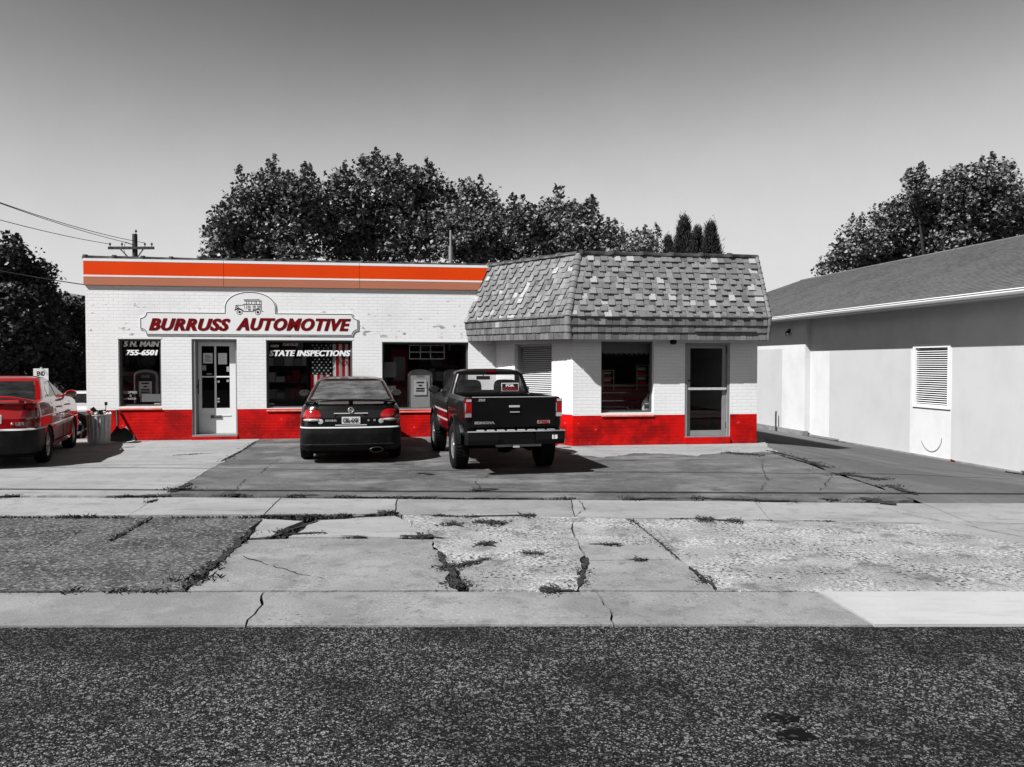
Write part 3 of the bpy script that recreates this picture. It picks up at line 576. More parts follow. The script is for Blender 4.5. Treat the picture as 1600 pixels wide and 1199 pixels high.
# left door: white, four panes, mail slot, deep reveal
x0, x1, z0, z1 = d1; yd = YF + .27; m = MB()
m.box(x0, x0 + .07, YF + .03, yd + .06, z0, z1); m.box(x1 - .05, x1, YF + .12, yd + .06, z0, z1); m.box(x0 + .07, x1 - .05, YF + .10, yd + .06, z1 - .05, z1); m.box(x0, x1, YF - .02, yd + .06, z0 - .03, z0 + .015)
DF = sb(m, 'door_frame', MT['frame'])
a, b = x0 + .08, x1 - .06; t = z1 - .06; px = BY(315, 600, yd)[0], BY(336.5, 600, yd)[0], BY(359, 600, yd)[0]; pz = BY(330, 638, yd)[1], BY(330, 589, yd)[1], BY(330, 541, yd)[1]
m = MB(); m.box(a, px[0], yd, yd + .05, z0 + .02, t); m.box(px[2], b, yd, yd + .05, z0 + .02, t); m.box(px[0], px[2], yd, yd + .05, z0 + .02, pz[0]); m.box(px[0], px[2], yd, yd + .05, pz[2], t)
m.box(px[1] - .02, px[1] + .02, yd + .004, yd + .046, pz[0], pz[2]); m.box(px[0], px[1] - .02, yd + .004, yd + .046, pz[1] - .016, pz[1] + .016); m.box(px[1] + .02, px[2], yd + .004, yd + .046, pz[1] - .016, pz[1] + .016)
m.box(px[0] - .02, px[2] + .02, yd - .012, yd - .001, .52, .54); m.box(px[0] - .03, px[0] - .005, yd - .012, yd - .001, .16, .52)
DR = tag(sb(m, 'door', MT['white'])); 
for i in range(2):
    for j in range(2):
        m = MB(); m.box((px[0], px[1] + .02)[i], (px[1] - .02, px[2])[i], yd + .022, yd + .027, (pz[0], pz[1] + .016)[j], (pz[1] - .016, pz[2])[j]); sb(m, 'pane', MT['win'], DR)
def papers(par, Y, rects, mat):
    for (u0, u1, v0, v1) in rects:
        xa, za = BY(u0, v1, Y); xb, zb = BY(u1, v0, Y); m = MB(); m.box(xa, xb, Y, Y + .004, za, zb); sb(m, 'notice', MT[mat], par)
papers(DR, yd + .016, [(317.5, 332, 552, 568), (341, 354.5, 552, 569.5)], 'paper'); papers(DR, yd + .012, [(315.5, 322, 571, 579), (354, 358.5, 573, 581), (323, 331, 583.5, 585.5), (340, 343, 595, 598), (339.5, 343, 622, 624.5), (339.5, 343, 626.5, 629), (354, 358, 593.5, 597)], 'dpaper')
for i in range(6):
    cx, cz = BY(325.5, 555.5 + i * 1.9, yd); m = MB(); m.box(cx - .075, cx + (.07 if i % 3 else .03), yd + .012, yd + .0155, cz - .006, cz + .004); sb(m, 'print_line', MT['dframe'], DR)
cx, cz = BY(338, 651.5, yd); m = MB(); m.box(cx - .12, cx + .12, yd - .02, yd - .001, cz - .035, cz + .035); m.box(cx - .09, cx + .09, yd - .024, yd - .02, cz - .014, cz + .014); sb(m, 'mail_slot', MT['dframe'], DR)
cx, cz = BY(309, 604, yd); m = MB(); m.box(cx - .025, cx + .025, yd - .015, yd - .001, cz - .18, cz + .16); m.lathe([(0, 0), (.02, 0), (.02, .03), (.032, .04), (.03, .07), (0, .075)], 14, (cx, yd - .015, cz), (0, -1, 0)); sb(m, 'door_handle', MT['black'], DR)
m = MB(); m.box(x0 - .005, x1 + .005, YF - .06, YF + .2, -.02, z0 - .032); sb(m, 'step', MT['redb'], DF)
# right door: aluminium storefront door with push bar
x0, x1, z0, z1 = d2; yd = YB + .07; m = MB()
m.box(x0, x0 + .055, YB + .01, yd + .07, z0, z1); m.box(x1 - .055, x1, YB + .01, yd + .07, z0, z1); m.box(x0 + .055, x1 - .055, YB + .01, yd + .07, z1 - .05, z1); m.box(x0, x1, YB - .015, yd + .07, z0 - .005, z0 + .02)
DF2 = sb(m, 'door_frame', MT['frame']); a, b, c, e = x0 + .06, x1 - .06, z0 + .025, z1 - .055; zb = BY(1105, 607.5, yd)[1]
m = MB(); m.box(a, a + .085, yd, yd + .045, c, e); m.box(b - .085, b, yd, yd + .045, c, e); m.box(a + .085, b - .085, yd, yd + .045, c, c + .11); m.box(a + .085, b - .085, yd, yd + .045, e - .06, e)
DR2 = sb(m, 'door', MT['frame']); m = MB(); m.box(a + .085, b - .085, yd + .02, yd + .026, c + .11, e - .06); sb(m, 'pane', MT['win'], DR2)
m = MB(); m.box(a + .02, b - .02, yd - .06, yd - .03, zb - .025, zb + .025); m.box(a + .03, a + .07, yd - .03, yd, zb - .02, zb + .02); m.box(b - .07, b - .03, yd - .03, yd, zb - .02, zb + .02); sb(m, 'push_bar', MT['steel'], DR2)
cx, cz = BY(1075, 595, yd); m = MB(); m.lathe([(0, 0), (.022, 0), (.018, .015), (0, .018)], 12, (cx + .02, yd, cz), (0, -1, 0)); sb(m, 'lock', MT['black'], DR2)
for v in (547, 664):
    _, cz = BY(1136, v, yd); m = MB(); m.box(b - .005, b + .03, yd - .012, yd + .01, cz - .07, cz + .07); sb(m, 'hinge', MT['black'], DR2)
m = MB(); m.box(d2[0] + .004, d2[1] - .004, YB - .04, YB + .02, -.02, d2[2] - .012); sb(m, 'step', MT['redb'], DF2)
# soffit lamp above the bay
cx, cz = BY(1052, 533, YB - .2); t = thing('porch_lamp', 'small black lamp fixed under the mansard beside the glass door', 'lamp', b2w(cx, YB - .2, cz), TH)
m = MB(); m.lathe([(0, .06), (.05, .06), (.055, .02), (.075, .0), (.07, -.05), (.045, -.075), (0, -.08)], 16); m.build('housing', MT['black'], t); m = MB(); m.lathe([(.03, -.078), (.028, -.09), (0, -.095)], 12); m.build('bulb', MT['paper'], t)
# ---------------- sign board
sx0, _ = BY(219, 507, YF); sx1, _ = BY(560, 507, YF); zc0 = BY(390, 524.5, YF)[1]; zc1 = BY(390, 489, YF)[1]; cxS = (sx0 + sx1) / 2
t = thing('shop_sign', 'white board sign with dark red lettering and arched top on the brick wall', 'sign', b2w(cxS, YF - .02, zc0), TH); SO = Vector((cxS, YF - .02, zc0))
def sign_outline(dx):
    n = .13; pts = []; a, b, c, e = sx0 + dx, sx1 - dx, zc0 + dx, zc1 - dx
    def scoop(cx, cz, a0, a1): return [(cx + n * math.cos(a0 + (a1 - a0) * i / 6), cz + n * math.sin(a0 + (a1 - a0) * i / 6)) for i in range(7)]
    pts += scoop(a, c, R(90), 0) + scoop(b, c, R(180), R(90)) + scoop(b, e, R(270), R(180))
    ac, aw = BY(391.5, 489, YF)[0], (BY(432, 489, YF)[0] - BY(351, 489, YF)[0]) / 2 - dx; ah = BY(391, 456, YF)[1] - zc1
    for i in range(25):
        a_ = math.pi * i / 24; pts.append((ac + aw * math.cos(a_), e + .08 + (ah - .08) * math.sin(a_) ** .8) if 0 < i < 24 else (ac + aw * math.cos(a_), e))
    return pts + scoop(a, e, 0, R(-90))
def sp(mb, name, mat): return mb.build(name, mat, t, org=SO)
o1 = sign_outline(0); m = MB(); m.poly([(x, YF - .02, z) for x, z in o1], (0, .018, 0)); sp(m, 'board', MT['signw'])
m = MB(); o2 = sign_outline(.018); n = len(o2)
for i in range(n):
    p, q = Vector(o2[i]), Vector(o2[(i + 1) % n]); d_ = (q - p)
    if d_.length < 1e-5: continue
    nn = Vector((-d_.y, d_.x)).normalized() * .0075; m.add([(p.x - nn.x, YF - .0225, p.y - nn.y), (q.x - nn.x, YF - .0225, q.y - nn.y), (q.x + nn.x, YF - .0225, q.y + nn.y), (p.x + nn.x, YF - .0225, p.y + nn.y)], [(0, 1, 2, 3)])
sp(m, 'border_line', MT['ink'])
for txt, u, wp in (('BURRUSS', 297, 126), ('AUTOMOTIVE', 459.5, 178)):
    cx, cz = BY(u, 507, YF); scl = (BY(u + 50, 507, YF)[0] - BY(u - 50, 507, YF)[0]) / 100; hh = 19 * scl
    lettering('lettering', txt, hh * 1.40, MT['sletter'], t, lambda x, y: (cx + x - SO.x, -.004, cz + y - hh / 2 - SO.z), fit=wp * scl, shear=.30, bold=.012, space=1.12, fat=.013)
# line drawing of an old station wagon on the arch
dr = MB(); scl = (BY(400, 480, YF)[0] - BY(380, 480, YF)[0]) / 20; ox, oz = BY(391, 480, YF)
def L2(pts, wd=.9):
    for p, q in zip(pts, pts[1:]):
        a = Vector((ox + (p[0] - 391) * scl, oz - (p[1] - 480) * scl)); b = Vector((ox + (q[0] - 391) * scl, oz - (q[1] - 480) * scl)); d_ = b - a; nn = Vector((-d_.y, d_.x)).normalized() * wd * scl / 2
        dr.add([(p_.x, YF - .0235, p_.y) for p_ in (a - nn, b - nn, b + nn, a + nn)], [(0, 1, 2, 3)])
def C2(cx, cy, r, wd, a0=0, a1=360): L2([(cx + r * math.cos(R(a0 + (a1 - a0) * i / 18)), cy + r * math.sin(R(a0 + (a1 - a0) * i / 18))) for i in range(19)], wd)
L2([(381, 468.3), (406, 467.5)], .6); L2([(382, 470.3), (408, 470)], 1.3); L2([(408.5, 469), (408.5, 485)], .7); L2([(385.5, 470), (385.5, 484)], .6)
for x in (389, 393.5, 398.5, 401, 406): L2([(x, 470), (x, 475.5)], .7)
L2([(382.5, 475.5), (408, 476)], 1.0)
for y in (478.5, 481.3): L2([(387, y), (392, y)], 1.2); L2([(395, y), (400, y)], 1.2); L2([(402, y), (408, y)], 1.2)
L2([(388, 484.5), (392, 484.5)], 2); L2([(395, 484.5), (398, 484.5)], 2); L2([(369, 477.5), (379, 477.3), (382.5, 475)], .8); L2([(369, 477), (368.3, 484.5), (367, 486)], .9); L2([(382, 475), (382.5, 484)], .5)
C2(371.5, 480.5, 1.4, .8); L2([(367, 485), (370, 483.5), (374, 482.5), (377, 484), (381, 487)], 1.6); L2([(381, 487.3), (396, 487.3)], 1.0); L2([(396, 487), (399, 484), (403, 482.8), (407.5, 484.5), (409, 485.5)], 1.0); L2([(407, 487), (412, 487)], .6)
for cx_ in (374.5, 403): C2(cx_, 488.2, 4.2, .7); C2(cx_, 488.2, 1.2, 2.2)
sp(dr, 'wagon_drawing', MT['ink'])
# ================================================================ the stucco building beside the alley
XW, XP = 13.30, 13.12; YN, YFAR = 14.3, 35.8; ZE = 3.17; XE = 12.56; ZB = -.9
OR = Vector((XW + 3, 23, -.62))
rb = thing('stucco_building', 'long low stucco building with grey panels, white gutter and shingle roof', 'building', b2w(OR.x, OR.y, OR.z), TH)
def rbb(mb, name, mats, parent=None): return mb.build(name, mats, parent or rb, org=OR)
ys = [BX(u, 600, XW)[0] for u in (1266, 1296, 1422.5, 1487)]; yst = ys[0]
wy0, wz1 = BX(1487, 537, XW); wy1, wz0 = BX(1427, 636, XW); wz1 = BX(1457, 537.8, XW)[1]; wz0 = BX(1457, 638, XW)[1]
m = MB()
def strip(y0, y1, z0, z1, mt, x=XW): m.box(x, x + .2, y0, y1, z0, z1, mt)
zg = 2.11
strip(YN, ys[3] - .001, ZB, zg, 1); strip(YN, ys[3] - .001, zg, ZE + .15, 0)
strip(ys[3], wy0, ZB, ZE + .15, 0) if wy0 > ys[3] else None
strip(wy0 if wy0 > ys[3] else ys[3], wy1, ZB, wz0, 0); strip(wy0 if wy0 > ys[3] else ys[3], wy1, wz1, ZE + .15, 0); strip(wy1, ys[2] + .0, ZB, ZE + .15, 0) if ys[2] > wy1 + .005 else None
strip(max(ys[2], wy1), ys[1], ZB, zg, 1); strip(max(ys[2], wy1), ys[1], zg, ZE + .15, 0); strip(ys[1], yst, ZB, ZE + .15, 0)
pg = BX(1222, 600, XP)[0]; pgz = BX(1210, 546, XP)[1]
m.box(XP, XP + .2, yst, pg, -.5, ZE + .2, 0); m.box(XP, XP + .2, pg, YFAR, -.5, pgz, 1); m.box(XP, XP + .2, pg, YFAR, pgz, ZE + .2, 0)
m.box(XW + .2, 21, YN, YN + .2, ZB, ZE + .1, 0); m.box(XW + .2, 21, YFAR - .2, YFAR, ZB, ZE + .1, 0); m.box(21, 21.2, YN, YFAR, ZB, ZE + .1, 0)
rbb(m, 'wall', [MT['stw'], MT['stg']])
m = MB(); m.box(XP - .10, XP + .1, yst - .02, YFAR, -.9, -.44); m.box(XW - .05, XW + .05, yst - 1.7, yst - .021, -.9, -.54); rbb(m, 'footing', MT['kerb'])
m = MB(); m.box(XW - .08, XW - .002, YN, yst - 1.71, -.9, -.575); rbb(m, 'wall_edge_strip', MT['kerb'])
# louvre: white frame, slats each their own
m = MB(); y0, y1 = (wy0 if wy0 > ys[3] else ys[3]), wy1; fr = .09
m.box(XW - .035, XW + .1, y0, y0 + fr, wz0, wz1); m.box(XW - .035, XW + .1, y1 - fr, y1, wz0, wz1); m.box(XW - .035, XW + .1, y0 + fr, y1 - fr, wz1 - fr, wz1); m.box(XW - .035, XW + .1, y0 + fr, y1 - fr, wz0, wz0 + fr)
LV = rbb(m, 'louvre_window', MT['trim']); nsl = 26
for i in range(nsl):
    z = wz0 + fr + .03 + (wz1 - wz0 - 2 * fr - .06) * i / (nsl - 1); m = MB(); m.poly([(XW + .0, y0 + fr, z - .011), (XW + .03, y0 + fr, z + .004), (XW + .03, y0 + fr, z + .008), (XW + .0, y0 + fr, z - .003)], (0, y1 - y0 - 2 * fr, 0)); rbb(m, 'louvre_slat', MT['trim'], LV)
m = MB(); m.box(XW + .08, XW + .09, y0 + fr, y1 - fr, wz0 + fr, wz1 - fr); rbb(m, 'backing', MT['black'], LV)
# roof
XRG, ZRG = 17.32, 5.23; YRF = 32.0; rsh = M('grey roof shingles', .145, .95, [('noise', .8, .4, .65, .10, .8), ('noise', 14, .5, .6, .07, .7, (1, .5, 3)), ('cell', 5, .3, .9, .19, .55, (1, 1.2, 7)), ('noise', 40, .5, .7, .2, .4)], [('noise', 60, .5, .01)])
m = MB(); X2 = 2 * XRG - XE; nr = 44
def course(k, nk, th=.012):
    pass
# courses: one thin lapped strip per row on the slope the street sees
A0, A1 = Vector((XE, YN - .4, ZE + .06)), Vector((XE, YRF + 4.6, ZE + .06)); B0, B1 = Vector((XRG, YN - .4, ZRG)), Vector((XRG, YRF, ZRG))
nv = Vector((-(ZRG - ZE), 0, XRG - XE)).normalized()
for i in range(nr):
    t0, t1 = i / nr, (i + 1) / nr; p0, p1 = A0.lerp(B0, t0), A1.lerp(B1, t0); q0, q1 = A0.lerp(B0, t1), A1.lerp(B1, t1)
    m.add([p0 + nv * .028, p1 + nv * .028, q1 + nv * .012, q0 + nv * .012], [(3, 2, 1, 0)]); m.add([p0, p1, p1 + nv * .028, p0 + nv * .028], [(3, 2, 1, 0)])
m.add([A1, Vector((X2, A1.y, A1.z)), B1], [(0, 1, 2)]); m.add([B0, B1, Vector((X2, A1.y, A1.z)), Vector((X2, A0.y, A0.z))], [(0, 1, 2, 3)]); m.add([A0, B0, Vector((X2, A0.y, A0.z))], [(0, 1, 2)])
rf = rbb(m, 'roof', rsh)
m = MB(); m.tube([B0 + Vector((0, 0, .02)), B1 + Vector((0, 0, .02))], .04, 6); m.tube([B1, A1], .04, 6); rbb(m, 'ridge_cap', rsh, rf)
m = MB(); m.box(XE + .02, XW + .05, YN - .4, yst - .0, ZE - .03, ZE + .03); m.box(XE + .02, XP + .05, yst, A1.y - .1, ZE - .03, ZE + .03); rbb(m, 'soffit', MT['stw'])
m = MB(); prof = [(XE, ZE + .08), (XE - .12, ZE + .085), (XE - .125, ZE + .065), (XE - .105, ZE + .05), (XE - .11, ZE + .02), (XE - .08, ZE - .03), (XE - .0, ZE - .035)]
for k in range(len(prof) - 1): m.add([(prof[k][0], YN - .4, prof[k][1]), (prof[k][0], A1.y, prof[k][1]), (prof[k + 1][0], A1.y, prof[k + 1][1]), (prof[k + 1][0], YN - .4, prof[k + 1][1])], [(0, 1, 2, 3)])
rbb(m, 'gutter', MT['trim']); m = MB(); m.box(XE - .005, XE + .018, YN - .4, A1.y, ZE - .07, ZE + .05); rbb(m, 'fascia_board', MT['trim'])
# crescent relief on the white pier
cy, cz = BX(1455, 690, XW); m = MB(); pts = []
for i in range(17): a = R(205 + 150 * i / 16); pts.append((cy - 0.40 * math.cos(a), cz + .14 + 0.40 * math.sin(a)))
for i in range(17): a = R(355 - 150 * i / 16); pts.append((cy - .392 * math.cos(a) - .0, cz + .16 + 0.40 * math.sin(a)))
m.poly([(XW - .012, y, z) for y, z in pts], (.014, 0, 0)); rbb(m, 'crescent_dent', MT['kerb'])
# lamp, pipe stub, red scrap
ly_, lz_ = BX(1234, 519, XP); t = thing('wall_lamp', 'small black floodlight under the white gutter of the stucco building', 'lamp', b2w(XP - .002, ly_, lz_), TH)
m = MB(); m.box(-.05, 0, -.06, .06, -.02, .10); m.bar((-.03, 0, .0), (-.10, 0, -.03), .03, .03); m.build('bracket', MT['black'], t); m = MB(); m.lathe([(0, -.10), (.05, -.09), (.065, .03), (.05, .03), (0, .0)], 14, (-.10, -.02, -.05), (-.35, -.6, -.6)); m.build('lamp_head', MT['black'], t)
m = MB(); m.lathe([(.046, .026), (0, .032)], 14, (-.10, -.02, -.05), (-.35, -.6, -.6)); m.build('lens', MT['paper'], t)
py, pz = BX(1212, 676, XP - .15); t = thing('pipe_stub', 'short dark iron pipe standing by the footing of the stucco building', 'pipe', b2w(XP - .15, py, -.62), TH)
m = MB(); m.tube([(0, 0, 0), (0, 0, .62), (.01, 0, .72)], .03, 8); m.build('pipe', MT['rust'], t); m = MB(); m.lathe([(.05, .0), (.05, .06), (.03, .07)], 10); m.build('collar', MT['rust'], t)
ry, _ = BX(1485, 722, XW - .15); t = b2w(XW - .15, ry, -.585); m = MB(); rd = random.Random(4)
vs = [(rd.uniform(-.07, .07), rd.uniform(-.12, .12), rd.uniform(0, .05)) for _ in range(14)]; m.add(vs, [(i, (i + 3) % 14, (i + 5) % 14) for i in range(14)])
tag(m.build('litter', M('red scrap', (.5, .03, .01), .6), None, loc=t), 'small crumpled red scrap on the ground under the louvre', 'litter')

# ================================================================ unseen building behind the camera, added so glass and paint reflect dark
t = thing('unseen_reflection_building', 'unseen dark brick building added across the street for dark reflections', 'building', (0, -17, -.04)); obm = M('dark brick', .10, .9, [('brick', 1, .5, 1, .16, .5)], [('brick', 1, -.5, .008)], vec='wall')
m = MB(); m.box(-36, 36, -8, 0, 0, 6.4); m.build('wall', obm, t); m = MB(); m.box(-36.2, 36.2, -8.2, .25, 6.4, 6.75); m.build('cornice', MT['kerb'], t)
for i in range(15):
    x = -33.6 + 4.8 * i
    for z0_, z1_ in ((.8, 2.6), (3.9, 5.5)): m = MB(); m.box(x - .7, x + .7, -.1, .03, z0_, z1_); wo_ = m.build('window', MT['dframe'], t); m = MB(); m.box(x - .8, x + .8, .0, .12, z0_ - .12, z0_); m.build('sill', MT['kerb'], wo_)
# ================================================================ vehicles
def dusty_glass(name, tint, dust, dcol=.5):
    m = glass(name, tint, .04); N = m.node_tree.nodes; L = m.node_tree.links; out = [n for n in N if n.type == 'OUTPUT_MATERIAL'][0]; prev = out.inputs[0].links[0].from_socket
    df = N.new('ShaderNodeBsdfDiffuse'); df.inputs[0].default_value = col4(dcol); nz = N.new('ShaderNodeTexNoise'); nz.inputs['Scale'].default_value = 6; mr = N.new('ShaderNodeMapRange'); mr.inputs[1].default_value = .3; mr.inputs[2].default_value = .7; mr.inputs[3].default_value = dust * .5; mr.inputs[4].default_value = dust * 1.5
    L.new(nz.outputs[0], mr.inputs[0]); mx = N.new('ShaderNodeMixShader'); L.new(mr.outputs[0], mx.inputs[0]); L.new(prev, mx.inputs[1]); L.new(df.outputs[0], mx.inputs[2]); L.new(mx.outputs[0], out.inputs[0]); return m
CM = dict(
    blackp=M('black car paint', .003, .3, [('noise', 3, .45, .7, .007, .7)], spec=.2, coat=.16), redp=M('red car paint', (.40, .0015, .004), .2, spec=.5, coat=1.0), whitep=M('white car paint', .7, .3, coat=.6),
    dkred=M('dark red panel', (.17, .002, .006), .35, coat=.5), bump=M('dark bumper plastic', .007, .55, [('noise', 2.5, .4, .65, .018, .8), ('noise', 14, .5, .65, .02, .5)], spec=.15), under=M('underbody', .004, .9),
    tyre=M('tyre rubber', .010, .85, bumps=[('noise', 60, .4, .01)]), rim=M('alloy rim', .55, .3, metal=.8), gap=M('panel gap', .002, .9),
    lred=M('red lamp lens', (.36, .003, .005), .12, spec=.6, coat=1), ldred=M('dark red lamp lens', (.15, .001, .005), .12, spec=.6, coat=1), lwh=M('clear lamp lens', .45, .15, spec=.6, coat=1),
    glassd=dusty_glass('dark car glass', .30, .13), glassc=dusty_glass('clear car glass', .85, .02), glassr=dusty_glass('tinted car glass', .14, .03), plate=M('number plate', .62, .4), ink=MT['ink'], seat=M('dark seat cloth', .012, .9), seatg=M('grey seat cloth', .05, .9),
    dpipe=M('sooty exhaust', .12, .3, metal=.8), chrome=MT['chrome'], grey=M('grey trim and highlights', .48, .35), blackg=M('glossy black paint', .004, .25, [('noise', 3, .45, .7, .009, .7)], spec=.4, coat=.55), badge=M('badge silver', .55, .25, metal=.6))
TWO = {'side_window', 'lamp', 'trim', 'red'}
class Car:
    """body lofted from level plan slices: rows (z, half width, rear y, front y, rear corner radius)"""
    def __init__(s, rows, bow=.06, tap=.07, nrow=96, frc=.45):
        s.rows = np.array(rows, float); s.bow = bow; s.tap = tap; s.frc = frc; d = np.diff(s.rows[:, [0, 1, 2]], axis=0); L = np.concatenate([[0], np.cumsum(np.sqrt((d ** 2).sum(1)))])
        t = np.unique(np.concatenate([np.linspace(0, L[-1], nrow), L])); s.R = np.stack([np.interp(t, L, s.rows[:, i]) for i in range(5)], 1)
        s.ym = (s.rows[:, 2].min() + s.rows[:, 3].max()) / 2; s.hl = (s.rows[:, 3].max() - s.rows[:, 2].min()) / 2
    def tapf(s, y): return 1 - s.tap * np.abs((y - s.ym) / s.hl) ** 3.5
    def half(s, r):
        z, hw, yr, yf, rc = r; rc = min(rc, hw * .95, (yf - yr) * .45); bw = s.bow * min(1, hw / .8); k = max(hw, 1e-4); fr = min(s.frc, hw * .9, (yf - yr) * .45); P = []; K = []
        for i in range(26): x = (hw - rc) * i / 26; P.append((x, yr + bw * (x / k) ** 2)); K.append('rear')
        y0 = yr + bw * ((hw - rc) / k) ** 2
        for i in range(12): a = math.pi / 2 * i / 12; P.append((hw - rc + rc * math.sin(a), y0 + rc - rc * math.cos(a))); K.append('corner')
        a, b = y0 + rc, yf - fr
        for i in range(70): P.append((hw, a + (b - a) * i / 70)); K.append('side')
        for i in range(8): a_ = math.pi / 2 * i / 8; P.append((hw - fr + fr * math.cos(a_), b + fr * math.sin(a_))); K.append('fcorner')
        for i in range(7): P.append(((hw - fr) * (1 - i / 6), yf)); K.append('front')
        return [(x * float(s.tapf(y)), y) for x, y in P], K
    def rear_y(s, x, z):
        n = np.argmax(s.rows[:, 0]) + 1; hw, yr, rc = (float(np.interp(z, s.rows[:n, 0], s.rows[:n, i])) for i in (1, 2, 4)); tp = float(s.tapf(yr + .03)); x = abs(x) / tp; rc = min(rc, hw * .95)
        if x < hw - rc: return yr + s.bow * min(1, hw / .8) * (x / hw) ** 2
        y0 = yr + s.bow * min(1, hw / .8) * ((hw - rc) / hw) ** 2; q = min(.999, (x - hw + rc) / rc); return y0 + rc - rc * math.sqrt(1 - q * q)
    def loft(s, parts, classify, parent, cap_bottom=True):
        H = [s.half(r) for r in s.R]; K = H[0][1]; n = len(K); V = []
        for (P, _), r in zip(H, s.R):
            V.append([(x, y, r[0]) for x, y in P] + [(-x, y, r[0]) for x, y in P[-2:0:-1]])
        m2 = 2 * n - 2; KK = K[:-1] + K[-2::-1]; bins = {}
        for i in range(len(V) - 1):
            for j in range(m2):
                k = (j + 1) % m2; q = (V[i][j], V[i][k], V[i + 1][k], V[i + 1][j]); c = [sum(p[a] for p in q) / 4 for a in range(3)]
                kind = KK[j]; nm = classify(c[0], c[1], c[2], kind, i)
                if nm is None: continue
                bins.setdefault((nm, (c[0] > 0) if nm in TWO else 0), []).append(((i, j), (i, k), (i + 1, k), (i + 1, j)))
        out = {}
        for (nm, _s), fs in bins.items():
            ids = {}; m = MB(); vs = []; F = []
            for f in fs:
                g = []
                for key in f:
                    if key not in ids: ids[key] = len(vs); vs.append(V[key[0]][key[1]])
                    g.append(ids[key])
                F.append(tuple(g))
            m.add(vs, F, 0, True)
            if nm == 'body' and cap_bottom: m.add(V[0], [tuple(range(m2))[::-1]])
            out[nm] = m.build(parts[nm][0], parts[nm][1], parent)
        return out
def wheel(parent, x, y, r, w, side, spokes=6, rimr=.66, mrim=None, tread=False):
    m = MB(); rr = r * rimr; m.lathe([(rr, -w / 2 + .02), (r * .90, -w / 2), (r * .97, -w / 2 + .02), (r, -w / 2 + .05), (r, w / 2 - .05), (r * .97, w / 2 - .02), (r * .90, w / 2), (rr, w / 2 - .02)], 40, (x, y, r), (side, 0, 0))
    if tread:
        for i in range(40):
            a = i / 40 * 6.283
            for k in (-1, 1): c = Vector((x + k * w * .24, y + (r + .004) * math.cos(a + k * .04), r + (r + .004) * math.sin(a + k * .04))); d = Vector((0, -math.sin(a), math.cos(a))); m.bar(c - d * .018, c + d * .018, w * .36, .014, up=(0, math.cos(a), math.sin(a)))
    t = m.build('tyre', CM['tyre'], parent); m = MB(); xo = w / 2 - .03
    m.lathe([(rr, xo), (rr * .93, xo + .005), (rr * .9, xo - .07), (.0, xo - .08)], 32, (x, y, r), (side, 0, 0)); m.lathe([(.055, xo - .08), (.055, xo + .0), (.03, xo + .01), (0, xo + .012)], 20, (x, y, r), (side, 0, 0))
    for i in range(spokes):
        a = i / spokes * 6.283 + .3; d = Vector((0, math.cos(a), math.sin(a))); c = Vector((x + side * (xo - .02), y, r)); m.bar(c + d * .04, c + d * rr * .92, .055, .03, up=(side, 0, 0))
    m.build('rim', mrim or CM['rim'], t); return t
def arch(parent, x, y, r, side, dep=.28, lip=0.0, mat='under', mlip=None, a0=-.35):
    m = MB(); n = 20
    A = [a0 + (math.pi - 2 * a0) * i / n for i in range(n + 1)]
    P = lambda a, xx, rr=r: (xx, y + rr * math.cos(a), r * .86 + rr * math.sin(a))
    for a, b in zip(A, A[1:]): m.add([P(a, x), P(b, x), P(b, x - side * dep), P(a, x - side * dep)], [(0, 1, 2, 3)])
    m.add([P(a, x - side * dep) for a in A], [tuple(range(n + 1))]); m.build('wheel_well', CM[mat], parent)
    if lip:
        m = MB(); prof = [(0, .0), (lip, .005), (lip + .01, .03), (lip, .055), (-.02, .07)]
        for a, b in zip(A, A[1:]):
            for (d0, r0), (d1, r1) in zip(prof, prof[1:]): m.add([P(a, x + side * d0, r + r0), P(b, x + side * d0, r + r0), P(b, x + side * d1, r + r1), P(a, x + side * d1, r + r1)], [(0, 1, 2, 3)], 0, True)
        m.build('wheel_flare', mlip, parent)
def dome(car, cx, cz, rx, rz, bulge, name, mat, parent, off=.004, zlo=-1, zhi=1, n=20):
    m = MB(); vs = []; fs = []; rg = 6
    for i in range(rg + 1):
        k = i / rg
        for j in range(n):
            a = 6.283 * j / n; zz = max(zlo, min(zhi, k * math.sin(a))); x, z = cx + rx * k * math.cos(a) * (1 if abs(zz) < .999 else 1), cz + rz * zz
            vs.append((x, car.rear_y(x, z) - off - bulge * (1 - k * k), z))
    fs = [(i * n + j, i * n + (j + 1) % n, (i + 1) * n + (j + 1) % n, (i + 1) * n + j) for i in range(rg) for j in range(n)]
    m.add(vs, fs, 0, True); return m.build(name, mat, parent)
def rpatch(car, pts, off, name, mat, parent):         # flat outline laid on the tail of the car
    m = MB(); v = [(x, car.rear_y(x, z) - off, z) for x, z in pts]; n = len(v); w_ = [(x, y + off + .01, z) for x, y, z in v]
    m.add(v + w_, [tuple(range(n))] + [(i, n + i, n + (i + 1) % n, (i + 1) % n) for i in range(n)]); return m.build(name, mat, parent)
